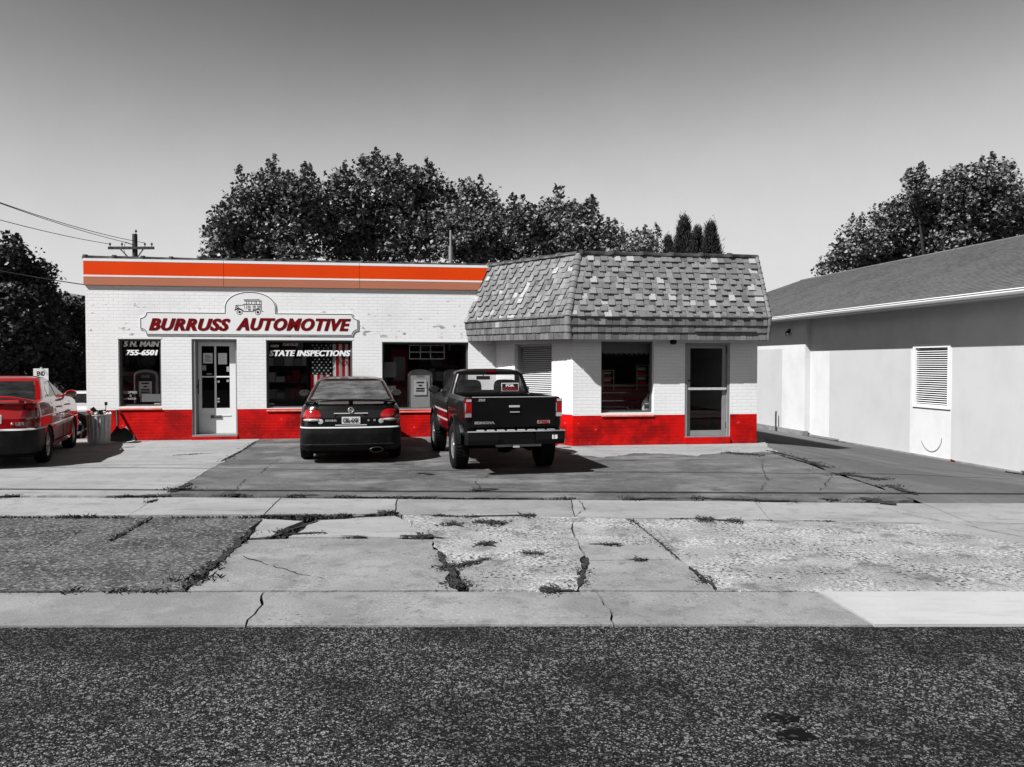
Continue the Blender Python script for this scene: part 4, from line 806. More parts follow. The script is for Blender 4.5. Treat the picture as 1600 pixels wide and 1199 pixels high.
def wrap_lamp(car, sd, z0, z1, inner, ymax, mat, parent, name='tail_light'):
    m = MB(); nz, nx = 14, 24; vs = []; n = np.argmax(car.rows[:, 0]) + 1
    for i in range(nz + 1):
        z = z0 + (z1 - z0) * i / nz; r = [float(np.interp(z, car.rows[:n, 0], car.rows[:n, k])) for k in range(5)]; P, K = car.half(r); Q = [p for p in P if p[1] < 1.2 and p[0] > .2]
        xi = inner(z); pl = [p for p in Q if p[0] >= xi and p[1] <= ymax]; xs = [p[0] for p in P[:26]]; y0 = car.rear_y(xi, z); pl = [(xi, y0)] + pl
        S_ = [0]
        for a, b in zip(pl, pl[1:]): S_.append(S_[-1] + math.hypot(b[0] - a[0], b[1] - a[1]))
        for j in range(nx + 1):
            s_ = S_[-1] * j / nx; x, y = np.interp(s_, S_, [p[0] for p in pl]), np.interp(s_, S_, [p[1] for p in pl]); e = .008 + .008 * math.sin(math.pi * i / nz); vs.append((sd * (x + e * (x > .75)), y - e, z))
    m.add(vs, [(i * (nx + 1) + j, i * (nx + 1) + j + 1, (i + 1) * (nx + 1) + j + 1, (i + 1) * (nx + 1) + j) for i in range(nz) for j in range(nx)], 0, True); return m.build(name, mat, parent)
def rtext(car, txt, x0, z0, size, off, mat, parent, **k):
    return lettering('lettering', txt, size, mat, parent, lambda x, y: (x0 + x, car.rear_y(x0 + x, z0) - off, z0 + y), **k)
def seat(parent, x, y, z0, z1, w=.46, mat='seat', rest=True, nm='seat'):
    m = MB(); n = 10
    def blob(cx, zc, hw, hz, yy, th):
        vs = []
        for s_ in (-1, 1):
            for i in range(24):
                a = 6.283 * i / 24; c, q = math.cos(a), math.sin(a); vs.append((cx + hw * math.copysign(abs(c) ** .45, c), yy + s_ * th, zc + hz * math.copysign(abs(q) ** .45, q)))
        m.add(vs, [tuple(range(24)), tuple(range(24, 48))[::-1]] + [(i, (i + 1) % 24, 24 + (i + 1) % 24, 24 + i) for i in range(24)])
    zt = z1 - (.2 if rest else 0); blob(x, (z0 + zt) / 2, w / 2, (zt - z0) / 2, y, .07)
    if rest: blob(x, z1 - .085, w * .28, .085, y + .02, .05); m.bar((x - .06, y, zt - .03), (x - .06, y, z1 - .1), .015, .015); m.bar((x + .06, y, zt - .03), (x + .06, y, z1 - .1), .015, .015)
    return m.build(nm, CM[mat], parent)
def mirror(parent, x, y, z, side, mat, mglass='chrome'):
    m = MB(); m.lathe([(0, -.06), (.05, -.055), (.085, -.02), (.09, .02), (.07, .05), (0, .055)], 18, (0, 0, 0), (0, 1, 0)); m.v = [(a * 1.15 + x + side * .11, b + y, c * .75 + z) for a, b, c in m.v]
    m.bar((x - side * .02, y + .02, z - .03), (x + side * .07, y + .01, z - .02), .05, .04); o = m.build('mirror', mat, parent)
    m = MB(); m.lathe([(0, 0), (.07, 0)], 18, (0, 0, 0), (0, -1, 0)); m.v = [(a * 1.15 + x + side * .11, y - .064, c * .75 + z) for a, b, c in m.v]; m.build('mirror_glass', CM[mglass], o)
def strip_spoiler(parent, half, f, ch, th, mat, name='spoiler'):
    m = MB(); n = 40; vs = []; pr = [(-.5, 0), (-.3, .5), (.1, .6), (.5, .1), (.3, -.3), (-.3, -.35)]
    for i in range(n + 1):
        x = half * (2 * i / n - 1); y, z, k = f(x)
        for a, b in pr: vs.append((x, y + a * ch * k, z + b * th * k))
    m.add(vs, [(i * 6 + j, i * 6 + (j + 1) % 6, (i + 1) * 6 + (j + 1) % 6, (i + 1) * 6 + j) for i in range(n) for j in range(6)], 0, True); m.add(vs[:6], [tuple(range(6))]); m.add(vs[-6:], [tuple(range(6))[::-1]])
    return m.build(name, mat, parent)

# ---------------- black sedan
def sedan(root, rows, paint, bumpm, ra, fa, wr, glassm, glasss, L, roofz, cfg):
    car = Car(rows, cfg.get('bow', .10), .08); zb, zw0, zw1 = cfg['bump'], cfg['w0'], cfg['w1']
    n0 = {}
    def cls(x, y, z, kind, i):
        ax = abs(x)
        r = car.R[min(i, len(car.R) - 1)]; hw, yr, yf = r[1], r[2], r[3]
        if z < zw0 - .02:
            for ya in (ra, fa):
                if kind == 'side' and (y - ya) ** 2 + (z - wr * .86) ** 2 < (wr + .055) ** 2: return None
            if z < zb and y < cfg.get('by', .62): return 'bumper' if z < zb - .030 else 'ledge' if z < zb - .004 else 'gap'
            if kind in ('rear', 'corner') and y < .7:
                if abs(ax - cfg['lid']) < .007 and z > zb + .02: return 'gap'
            if kind == 'side':
                for yd in cfg['doors']:
                    if abs(y - yd) < .008 and z > .33: return 'gap'
                if abs(z - .34) < .008 and cfg['doors'][0] < y < cfg['doors'][-1]: return 'gap'
            return 'body'
        if zw0 < z < zw1:
            q = (z - zw0) / (zw1 - zw0)
            if kind in ('rear',) or (kind == 'corner' and ax < hw - .085): return 'rear_window' if ax < hw - .075 else 'body'
            if kind == 'side':
                ys_ = yr + cfg['cp0'] + .0 * q; ye = yf - .36 - .02 * q
                if z > zw0 + .015 and z < zw1 - .02 and ys_ < y < ye: return 'gap' if abs(y - cfg['bp']) < .035 or abs(y - cfg.get('qp', -9)) < .018 else 'side_window'
            if kind in ('front', 'fcorner') and ax < hw - .06: return 'windscreen'
        return 'body'
    P = {'body': ('body', paint), 'bumper': ('bumper', bumpm), 'ledge': ('bumper_ledge_highlight', CM['grey']), 'gap': ('panel_gap', CM['gap']), 'lamp': ('tail_light', CM['ldred']), 'rear_window': ('rear_window', glassm), 'side_window': ('side_window', glasss), 'windscreen': ('windscreen', glasss)}  # bumper ledge faces are pale grey, a painted sunlit top edge
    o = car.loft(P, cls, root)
    hw = .84
    for ya in (ra, fa):
        for sd in (-1, 1):
            xs = sd * (.9 * float(car.tapf(ya)) * cfg['hw'] / .9); wheel(root, xs - sd * .115, ya, wr, .21, sd, cfg.get('spk', 6)); arch(root, xs - sd * .02, ya, wr + .06, sd, .26)
    m = MB(); m.box(-cfg['hw'] * .86, cfg['hw'] * .86, .75, L - 1.6, zw0 - .12, zw0 - .08); m.build('cabin_floor', CM['under'], root)
    m = MB(); m.box(-.7, .7, .2, L - .3, .17, .3); m.build('underbody', CM['under'], root)
    for x in (-.38, .38): seat(root, x, 2.25, zw0 - .2, roofz - .17, .5)
    for x in (-.36, .36): seat(root, x, 1.18, zw0 - .2, zw0 + .06, .6, rest=False, nm='rear_seat')
    for sd in (-1, 1): mirror(root, sd * cfg['hw'] * .90, cfg['mir'], zw0 + .03, sd, paint)
    return car
bs = thing('black_sedan', 'black four door sedan parked nose in at the window with the flag', 'car', (*D(548, 567, 13.75).xy, 0), R(11.4))
bs.scale = (1.03, 1, 1.03)
rows = [(.20, .76, .16, 4.6, .2), (.235, .85, .07, 4.76, .2), (.30, .88, .03, 4.82, .2), (.33, .885, .02, 4.84, .22), (.335, .88, .03, 4.84, .22), (.52, .89, .0, 4.84, .22), (.605, .885, .0, 4.82, .22), (.625, .88, .03, 4.80, .22), (.63, .875, .075, 4.78, .22), (.78, .875, .085, 4.70, .24), (.90, .855, .11, 4.52, .24), (.97, .825, .14, 4.2, .26), (1.0, .80, .19, 3.95, .26), (1.02, .785, .40, 3.75, .24), (1.035, .775, .66, 3.6, .2), (1.06, .765, .72, 3.5, .16), (1.20, .70, 1.03, 3.1, .15), (1.36, .615, 1.38, 2.62, .15), (1.405, .575, 1.50, 2.45, .2), (1.435, .45, 1.72, 2.25, .2), (1.445, .22, 1.9, 2.1, .1), (1.447, .02, 1.97, 2.02, .01)]
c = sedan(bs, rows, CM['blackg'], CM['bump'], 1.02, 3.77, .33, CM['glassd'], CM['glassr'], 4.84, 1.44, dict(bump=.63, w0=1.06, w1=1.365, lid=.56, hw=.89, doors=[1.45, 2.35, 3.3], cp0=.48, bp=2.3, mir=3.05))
for sd in (-1, 1):
    lampo = dome(c, sd * .655, .815, .165, .105, .025, 'tail_light', CM['lred'], bs, .012); dome(c, sd * .655, .740, .135, .024, .016, 'clear_lens', CM['lwh'], lampo, .028)
    dome(c, sd * .50, .715, .044, .042, .004, 'reverse_lamp', CM['lwh'], bs, .012)
rpatch(c, [(-.26, .665), (.26, .665), (.27, .84), (-.27, .84)], .006, 'plate_recess', CM['gap'], bs); rpatch(c, [(-.28, .842), (.28, .842), (.28, .856), (-.28, .856)], .02, 'trim_bar', CM['grey'], bs); rpatch(c, [(-.26, .645), (.26, .645), (.26, .660), (-.26, .660)], .02, 'trim_bar', CM['grey'], bs)
pl = rpatch(c, [(-.152, .675), (.152, .675), (.152, .79), (-.152, .79)], .016, 'number_plate', CM['plate'], bs); rtext(c, 'CBL-6XK', 0, .70, .095, .020, MT['ink'], pl, fit=.27, bold=.004)
rtext(c, 'MAXIMA', -.33, .715, .045, .014, CM['badge'], bs, fit=.19, shear=.2, bold=.003); rtext(c, 'S   E', .34, .715, .042, .014, CM['badge'], bs, fit=.14, bold=.003)
m = MB(); m.lathe([(.042, 0), (.05, .008), (.042, .014), (.036, .008), (.042, 0)], 22, (0, c.rear_y(0, .9) - .012, .90), (0, -1, .25)); m.bar((-.055, c.rear_y(0, .9) - .02, .90), (.055, c.rear_y(0, .9) - .02, .90), .012, .022); m.build('badge', CM['badge'], bs)
strip_spoiler(bs, .76, lambda x: (.20 + .20 * abs(x / .76) ** 3.5, 1.055 - .045 * abs(x / .76) ** 4 + .012 * (1 - abs(x / .76)), 1), .15, .035, CM['blackp'])
m = MB(); m.box(-.035, .035, .20, .26, 1.0, 1.06); m.box(-.62, -.56, .26, .34, .99, 1.05); m.box(.56, .62, .26, .34, .99, 1.05); m.build('spoiler_foot', CM['blackp'], bs)
m = MB(); m.lathe([(.052, 0), (.062, .0), (.062, -.16), (.05, -.16), (.05, 0)], 20, (0, 0, 0), (0, -1, 0)); m.v = [(a * 1.9 + .42, b * 1 + .02, z * .75 + .235) for a, b, z in m.v]; m.build('exhaust', CM['dpipe'], bs)
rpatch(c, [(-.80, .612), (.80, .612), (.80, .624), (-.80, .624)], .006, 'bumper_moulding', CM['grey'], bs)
# ---------------- red compact sedan, cut by the left edge of the photograph
rsd = thing('red_sedan', 'glossy red compact sedan with trunk spoiler parked beside the trash can', 'car', (-8.61, 12.90, 0), R(20))
rsd.scale = (1, 1, 1.04)
rows = [(.20, .72, .20, 4.3, .2), (.24, .82, .08, 4.42, .22), (.34, .85, .02, 4.48, .26), (.52, .855, .0, 4.5, .26), (.61, .85, .0, 4.48, .26), (.63, .845, .03, 4.46, .26), (.64, .84, .09, 4.45, .26), (.80, .84, .10, 4.36, .26), (.93, .825, .13, 4.2, .26), (1.0, .80, .17, 3.9, .26), (1.03, .785, .24, 3.6, .24), (1.045, .765, .56, 3.4, .2), (1.07, .75, .66, 3.3, .16), (1.22, .685, .98, 2.9, .15), (1.37, .61, 1.28, 2.48, .15), (1.415, .57, 1.42, 2.3, .18), (1.445, .44, 1.62, 2.15, .2), (1.455, .22, 1.8, 2.0, .1), (1.457, .02, 1.88, 1.93, .01)]
c2 = sedan(rsd, rows, CM['redp'], CM['bump'], .93, 3.47, .315, CM['glassr'], CM['glassc'], 4.5, 1.45, dict(bump=.64, w0=1.07, w1=1.375, lid=.60, hw=.855, doors=[1.32, 2.15, 3.0], cp0=.42, bp=2.05, qp=1.42, mir=2.85, spk=5))
for sd in (-1, 1): wrap_lamp(c2, sd, .655, .945, lambda z: .50 + .33 * (z - .655), .36, CM['ldred'], rsd)
strip_spoiler(rsd, .72, lambda x: (.17 + .16 * abs(x / .72) ** 3, 1.135 - .095 * abs(x / .72) ** 3.2, 1), .17, .045, CM['redp'])
m = MB(); m.box(-.60, -.52, .22, .32, 1.01, 1.10); m.box(.52, .60, .22, .32, 1.01, 1.10); m.box(-.3, .3, .20, .24, 1.02, 1.035); m.build('spoiler_foot', CM['redp'], rsd)
pl = rpatch(c2, [(-.02, .72), (.29, .72), (.29, .86), (-.02, .86)], .008, 'number_plate', CM['plate'], rsd)
rtext(c2, '1.8 S', .545, .700, .052, .012, CM['badge'], rsd, fit=.12, bold=.004); rpatch(c2, [(.485, .682), (.61, .682), (.61, .690), (.485, .690)], .012, 'trim_bar', CM['badge'], rsd)
m = MB(); m.lathe([(.022, 0), (.026, .006), (.0, .01)], 12, (.44, c2.rear_y(.44, .712) - .006, .712), (0, -1, 0)); m.build('trunk_lock', CM['badge'], rsd)
m = MB()
for yd in (1.98, 2.82): m.tube([(.845, yd - .16, .90), (.868, yd - .14, .905), (.868, yd - .02, .905), (.845, yd, .90)], .014, 8)
m.build('door_handles', CM['redp'], rsd)
m = MB(); m.bar((.858, 1.34, .60), (.862, 2.98, .60), .02, .035); m.build('side_moulding', CM['grey'], rsd)
# ---------------- black pickup
pk = thing('black_pickup', 'black pickup truck with red lower doors parked before the shop window', 'truck', (*D(805, 567, 12.42).xy, 0), R(12.3))
RA, FA, WR = 1.07, 3.82, .375
bed = Car([(.56, .73, .14, 1.96, .10), (.62, .765, .12, 1.97, .10), (.80, .79, .11, 1.97, .10), (1.0, .795, .11, 1.97, .10), (1.15, .785, .11, 1.97, .10), (1.205, .765, .115, 1.96, .10), (1.212, .74, .14, 1.93, .09), (1.205, .70, .17, 1.90, .08), (1.0, .70, .17, 1.90, .08), (.80, .70, .17, 1.90, .08), (.79, .3, .6, 1.4, .05)], .0, .0, 80, .08)
def clsb(x, y, z, kind, i):
    if kind == 'side' and i < 60 and abs(x) > .72 and (y - RA) ** 2 + (z - WR * .86) ** 2 < (WR + .07) ** 2: return None
    if kind == 'side' and abs(x) > .75 and y > RA + .3 and .62 < z < .88: return 'red'
    return 'body'
bed.loft({'body': ('bed', CM['blackp']), 'red': ('lower_panel', CM['dkred'])}, clsb, pk)
cab = Car([(.46, .70, 2.01, 4.7, .1), (.52, .76, 2.0, 4.85, .1), (.66, .79, 2.0, 4.9, .1), (.92, .805, 2.0, 4.9, .1), (1.05, .795, 2.0, 4.75, .1), (1.12, .78, 2.0, 4.1, .1), (1.16, .765, 2.005, 3.55, .09), (1.20, .75, 2.02, 3.42, .08), (1.40, .685, 2.08, 3.05, .08), (1.55, .63, 2.13, 2.82, .08), (1.595, .595, 2.18, 2.72, .12), (1.63, .46, 2.30, 2.6, .15), (1.64, .22, 2.4, 2.5, .1), (1.641, .02, 2.44, 2.46, .01)], .015, .03, 110, .3)
def clsc(x, y, z, kind, i):
    ax = abs(x); hw, yr, yf = cab.R[i][1], cab.R[i][2], cab.R[i][3]
    if z < 1.16:
        if kind == 'side' and (y - FA) ** 2 + (z - WR * .86) ** 2 < (WR + .07) ** 2: return None
        if kind == 'side':
            if abs(y - 2.12) < .008 or abs(y - 3.3) < .008: return 'gap'
            if .70 < z < .735 or .87 < z < .895: return 'trim' if y < 3.9 else 'body'
            if .55 < z < .88 and y < FA - .4: return 'red'
        return 'body'
    if 1.215 < z < 1.535:
        if kind == 'rear' and ax < hw - .085: return 'rear_window'
        if kind == 'side' and yr + .14 < y < yf - .36 and 1.22 < z < 1.53: return 'side_window'
        if kind in ('front', 'fcorner') and ax < hw - .06: return 'windscreen'
    return 'body'
cab.loft({'body': ('cab', CM['blackp']), 'gap': ('panel_gap', CM['gap']), 'trim': ('side_moulding', CM['grey']), 'red': ('lower_panel', CM['dkred']), 'rear_window': ('rear_window', CM['glassc']), 'side_window': ('side_window', CM['glassc']), 'windscreen': ('windscreen', CM['glassc'])}, clsc, pk)
for ya in (RA, FA):
    for sd in (-1, 1): wheel(pk, sd * .725, ya, WR, .25, sd, 5, .62, tread=True); arch(pk, sd * .785, ya, WR + .075, sd, .30, .05, mlip=CM['blackp'], a0=.2)
class Flat:                                           # tail plane of the pickup
    def rear_y(s, x, z): return .07
fl = Flat()
tg = rpatch(fl, [(-.655, .745), (.655, .745), (.665, .76), (.665, 1.195), (.655, 1.21), (-.655, 1.21), (-.665, 1.195), (-.665, .76)], .0, 'tailgate', CM['blackp'], pk)
m = MB(); m.box(-.665, .665, .078, .14, .745, 1.205); m.build('tailgate_inner', CM['under'], tg)
m = MB(); m.box(-.08, .08, .052, .07, .975, 1.075); m.build('handle_recess', CM['gap'], tg); m = MB(); m.box(-.082, .082, .045, .068, 1.055, 1.085); m.box(-.07, .082, .048, .068, .975, .988); m.build('tailgate_handle', CM['grey'], tg)
rtext(fl, 'SONOMA', -.47, .80, .052, .004, CM['badge'], tg, fit=.32, bold=.004); m = MB(); m.box(.37, .575, .062, .068, .795, .845); gb = m.build('badge', CM['badge'], tg); lettering('lettering', 'GMC', .05, CM['lred'], gb, lambda x, y: (.472 + x, .060, .802 + y), fit=.17, bold=.006)
lettering('lettering', 'ZR2', .045, CM['badge'], tg, lambda x, y: (-.52 + x, .066, 1.155 + y), fit=.12, shear=.2, bold=.004)
for sd in (-1, 1):
    m = MB(); m.box(sd * .725 - .055, sd * .725 + .055, .085, .16, .90, 1.185); tl = m.build('tail_light', CM['lred'], pk); m = MB(); m.box(sd * .725 - .05, sd * .725 + .05, .078, .085, .905, .965); m.box(sd * .725 - .03, sd * .725 + .05, .078, .085, 1.145, 1.18); m.box(sd * .725 - .05, sd * .725 - .035, .079, .085, .98, 1.12); m.build('clear_lens', CM['lwh'], tl)
m = MB(); prof = [(-.02, .70), (-.13, .69), (-.145, .66), (-.14, .56), (-.10, .49), (.0, .49)]
xs = [-.80, -.76, -.30, -.29, .29, .30, .76, .80]
for k in range(len(prof) - 1):
    for xa, xb in zip(xs, xs[1:]):
        dz = lambda x_: (.06 if abs(x_) < .295 and k >= 2 else 0); oy = lambda x_: (.10 if abs(x_) > .79 else 0)
        f_ = lambda x_, q: (x_, q[0] + oy(x_) + (.05 if abs(x_) < .295 and .5 < q[1] < .67 else 0), q[1])
        m.add([f_(xa, prof[k]), f_(xb, prof[k]), f_(xb, prof[k + 1]), f_(xa, prof[k + 1])], [(0, 1, 2, 3)])
m.box(-.78, .78, -.02, .12, .50, .695); bpk = m.build('bumper', CM['blackp'], pk)
for i in range(8): x = -.56 + i * .16; m = MB(); m.box(x - .055, x + .055, -.11, -.03, .702, .716); m.build('step_pad_highlight', CM['grey'], bpk)  # step pad ridges, pale grey to paint in their sun highlights
m = MB(); m.bar((-.77, -.136, .697), (.77, -.136, .697), .012, .016); m.build('bumper_edge_highlight', CM['grey'], bpk); m = MB(); m.box(-.66, .66, .068, .10, 1.2105, 1.219); m.build('tailgate_highlight', CM['grey'], tg)  # thin grey strips paint sun highlights on the bumper and tailgate tops
lettering('lettering', '15', .075, MT['lwhite'], bpk, lambda x, y: (.60 + x, -.15, .575 + y), fit=.09, bold=.006)
m = MB(); m.box(-.30, .42, .0, .06, .445, .487); m.box(-.05, .05, -.09, .05, .44, .49); m.lathe([(.03, 0), (.03, .05), (.0, .055)], 12, (0, -.06, .49)); m.build('hitch', CM['grey'], pk)
m = MB(); m.box(-.36, .36, .2, 4.6, .42, .56); m.box(-.70, .70, 1.0, 1.14, .32, .42); m.lathe([(0, -.14), (.1, -.12), (.14, 0), (.1, .12), (0, .14)], 12, (.05, RA, .37)); m.tube([(.3, .3, .38), (.34, .8, .36), (.3, 1.6, .4)], .04, 8); m.build('underbody', CM['under'], pk)
for x in (-.33, .36): seat(pk, x, 2.42, .95, 1.44, .44, rest=False)
m = MB(); m.box(-.72, .72, 2.06, 3.4, 1.02, 1.06); m.box(-.7, .7, 3.1, 3.4, 1.06, 1.17); m.build('dashboard', CM['under'], pk); m = MB(); m.tube([(-.35 + .17 * math.cos(a / 16 * 6.283), 3.0 + .06 * math.sin(a / 16 * 6.283), 1.2 + .16 * math.sin(a / 16 * 6.283)) for a in range(17)], .014, 6); m.build('steering_wheel', CM['under'], pk)
m = MB(); m.box(-.13, .13, 2.78, 2.80, 1.43, 1.50); m.bar((0, 2.79, 1.5), (0, 2.83, 1.57), .015, .015); m.build('inside_mirror', CM['seat'], pk)
for sd in (-1, 1): mirror(pk, sd * .78, 3.2, 1.24, sd, CM['bump'])
m = MB(); m.box(-.10, .10, 2.10, 2.20, 1.575, 1.612); m.v = [(a + .02, b + .02, c_) for a, b, c_ in m.v]; m.build('brake_light', CM['ldred'], pk)
m = MB(); m.box(.20, .52, 2.055, 2.060, 1.235, 1.385); sg = m.build('window_notice', MT['paper'], pk)
m = MB(); m.box(.215, .505, 2.0515, 2.0545, 1.25, 1.37); m.build('notice_field', MT['ink'], sg); lettering('lettering', 'FOR', .055, MT['paper'], sg, lambda x, y: (.36 + x, 2.0495, 1.318 + y), fit=.16, bold=.004); lettering('lettering', 'SALE', .065, CM['lred'], sg, lambda x, y: (.36 + x, 2.0495, 1.258 + y), fit=.25, bold=.005)
# ---------------- pale car on the street below, seen past the corner of the shop
wc = thing('white_car', 'white older car parked on the street behind the red sedan', 'car', (-17.9, 33.8, -.8), R(180 + 22))
rows = [(.22, .74, .1, 4.4, .2), (.3, .85, .0, 4.6, .2), (.6, .87, .0, 4.62, .2), (.82, .86, .02, 4.58, .2), (.92, .83, .06, 4.3, .25), (.97, .79, .5, 3.6, .2), (1.0, .77, .9, 3.25, .2), (1.34, .62, 1.45, 2.65, .2), (1.40, .58, 1.6, 2.5, .2), (1.43, .3, 1.8, 2.3, .2), (1.435, .02, 2.0, 2.04, .01)]
cw = sedan(wc, rows, CM['whitep'], CM['bump'], .95, 3.6, .32, CM['glassr'], CM['glassr'], 4.6, 1.43, dict(bump=.5, w0=1.0, w1=1.34, lid=.6, hw=.87, doors=[1.4, 2.2, 3.1], cp0=.4, bp=2.1, mir=2.95))
m = MB(); m.box(-.5, .5, 4.60, 4.645, .58, .74); m.build('grille', CM['gap'], wc)
for i in range(5): m = MB(); m.box(-.49, .49, 4.64, 4.655, .595 + i * .03, .605 + i * .03); m.build('grille_bar', CM['grey'], wc)
for sd in (-1, 1): m = MB(); m.box(sd * .64 - .10, sd * .64 + .10, 4.52, 4.60, .60, .73); m.build('headlight', CM['lwh'], wc)
# ================================================================ trees
LEAF = M('maple leaves', .12, .5, [('noise', .9, .40, .60, .05, .8), ('noise', 5, .5, .60, .34, .75)], spec=.3)  # pale noise layer paints grey highlights into the foliage colour
LEAF2 = M('dark leaves', .07, .5, [('noise', .9, .38, .62, .03, .8), ('noise', 9, .54, .66, .18, .6)], spec=.3)  # darker leaf tone for the street trees
NEED = M('conifer foliage', .05, .6, [('noise', 2, .4, .6, .025, .8)])
BARK = M('dark bark', .05, .95, [('noise', 8, .45, .6, .03, .7, (1, 1, .2))], [('noise', 20, .6, .03)])
def fast_mesh(name, V, k, mat):                        # V: (n, k, 3) separate k-gons
    n = V.shape[0]; me = bpy.data.meshes.new(name); me.vertices.add(n * k); me.vertices.foreach_set('co', V.reshape(-1).astype(np.float32)); me.loops.add(n * k); me.loops.foreach_set('vertex_index', np.arange(n * k, dtype=np.int32))
    me.polygons.add(n); me.polygons.foreach_set('loop_start', np.arange(0, n * k, k, dtype=np.int32)); me.polygons.foreach_set('loop_total', np.full(n, k, dtype=np.int32)); me.materials.append(mat); me.update(); me.validate(); return me
def leaves(C, size, rng, flat=.35):                    # five-sided leaf cut folded on its rib
    n = len(C); nrm = rng.normal(size=(n, 3)); nrm[:, 2] = np.abs(nrm[:, 2]) + flat; nrm /= np.linalg.norm(nrm, axis=1)[:, None]
    a = rng.normal(size=(n, 3)); a -= (a * nrm).sum(1)[:, None] * nrm; a /= np.linalg.norm(a, axis=1)[:, None]; b = np.cross(nrm, a); s = (size * rng.uniform(.6, 1.3, n))[:, None]
    return np.stack([C - a * s * .5, C + b * s * .42 - a * s * .05 + nrm * s * .1, C + b * s * .2 + a * s * .25, C + a * s * .6, C - b * s * .2 + a * s * .25, C - b * s * .42 - a * s * .05 + nrm * s * .1], 1)
def tree(name, label, base, lobes, leaf=.185, dens=760, mat=LEAF, seed=1, group=None, shoots=2.5, tr=.22, clump=.30):
    rng = np.random.default_rng(seed); base = Vector(base); o = thing(name, label, 'tree', base, 0, group); pts = []
    for (c, rx, rz) in lobes:
        c = np.array(c); n = max(8, int(dens * rx * rz / 15)); d = rng.normal(size=(n, 3)); d /= np.linalg.norm(d, axis=1)[:, None]; r = rng.uniform(.1, 1, n) ** .5 * rng.uniform(.85, 1.06, n)
        cc = c + d * r[:, None] * np.array([rx, rx, rz])
        k = rng.integers(14, 52, n); P = np.repeat(cc, k, 0); sp = np.repeat(rng.uniform(.6, 1.3, n) * clump, k); e_ = rng.normal(size=P.shape); e_ *= np.minimum(1, 1.5 / np.maximum(1e-3, np.linalg.norm(e_, axis=1)))[:, None]; P = P + e_ * sp[:, None] * np.array([1, 1, .75]); pts.append(P)
        ns = rng.poisson(shoots)
        for _ in range(ns):                            # upright shoots that break the outline
            a = rng.uniform(0, 6.28); q = rng.uniform(.3, .95); p0 = c + np.array([math.cos(a) * rx * q, math.sin(a) * rx * q, rz * math.sqrt(max(0, 1 - q * q)) * .9]); h = rng.uniform(.35, .95) * min(1, rz)
            m_ = int(60 * h) + 12; t = rng.uniform(0, 1, m_); P = p0 + np.stack([rng.normal(size=m_) * .17 * (1.1 - t), rng.normal(size=m_) * .17 * (1.1 - t), t * h], 1); pts.append(P)
    P = np.concatenate(pts); me = fast_mesh('crown', leaves(P, leaf, rng) - np.array(base), 6, mat); link('crown', me, o)
    m = MB(); cen = sum((Vector(c) for c, _, _ in lobes), Vector()) / len(lobes); fork = Vector((base.x * .7 + cen.x * .3, base.y, base.z + (cen.z - base.z) * .45)); m.tube([base - base, (fork - base) * .5, fork - base], [tr * 1.35, tr, tr * .8], 9); m.build('trunk', BARK, o)
    for i, (c, rx, rz) in enumerate(lobes[:9]):
        m = MB(); c = Vector(c) - base; f = fork - base; m.tube([f - Vector((0, 0, .2)), f.lerp(c, .5) + Vector((0, 0, .15 * rz)), c + Vector((0, 0, rz * .3))], [tr * .55, tr * .3, tr * .1], 6); m.build('limb', BARK, o)
    return o
def lob(lst, d, seed):
    r2 = random.Random(seed); out = []
    for (u, v, r, *rz) in lst:
        y = d + r2.uniform(-1.6, 1.6); c = D(u, v, y); k = y / F_PX; out.append((tuple(c), r * k, (rz[0] if rz else r) * k))
    return out
GZ = -.8; g1 = 'maples behind the shop'
def put(name, label, u, d, lst, seed, **k): p = D(u, 567, d); return tree(name, label, (p.x, p.y, GZ), lob(lst, d, seed), seed=seed, **k)
put('maple_tree', 'broad maple with rounded crown rising behind the orange striped fascia', 410, 38, [(365, 345, 32), (352, 375, 34), (400, 315, 40), (440, 298, 34), (470, 300, 30), (430, 345, 52), (385, 385, 45), (475, 355, 48), (440, 400, 55), (345, 395, 22)], 21, group=g1)
put('maple_tree', 'tallest maple, its spiky top above the middle of the shop roof', 600, 39, [(582, 266, 20, 22), (605, 278, 26), (530, 298, 22, 32), (505, 330, 38), (560, 320, 48), (620, 305, 44), (642, 285, 20, 26), (668, 302, 38), (590, 370, 60), (650, 360, 60), (540, 370, 48), (690, 330, 34)], 22, group=g1, shoots=2.2)
put('maple_tree', 'maple crown beside the roof vent pipe above the end of the fascia', 740, 37.5, [(705, 318, 28), (732, 322, 26, 36), (760, 330, 24, 32), (725, 365, 50), (775, 365, 34), (755, 395, 44), (790, 390, 26), (812, 340, 16, 26), (812, 375, 34), (836, 372, 30)], 23, group=g1, shoots=2)
put('maple_tree', 'small maple crown above the left hip of the shingled mansard', 880, 38.5, [(868, 335, 24, 30), (900, 345, 26, 26), (922, 340, 10, 22), (850, 365, 26), (885, 375, 44), (920, 375, 24), (860, 395, 36), (838, 390, 34), (935, 385, 26)], 24, group=g1, shoots=2)
put('maple_tree', 'low young maple tops just showing above the mansard coping', 985, 39, [(955, 372, 18, 18), (945, 392, 22), (980, 385, 20, 20), (1005, 388, 16, 20), (1022, 385, 9, 22), (1000, 400, 24), (965, 402, 26)], 25, group=g1, shoots=3, leaf=.14)
put('maple_tree', 'large spreading maple behind the grey shingle roof of the stucco building', 1460, 42, [(1560, 285, 22, 30), (1500, 300, 44), (1545, 312, 46), (1450, 318, 40), (1430, 290, 16, 22), (1400, 355, 44), (1350, 385, 38), (1312, 405, 22), (1290, 422, 14, 10), (1480, 370, 56), (1555, 365, 46), (1420, 395, 50), (1375, 410, 40), (1590, 330, 26), (1405, 330, 14)], 26, dens=800, tr=.3)
g2 = 'trees along the side street'
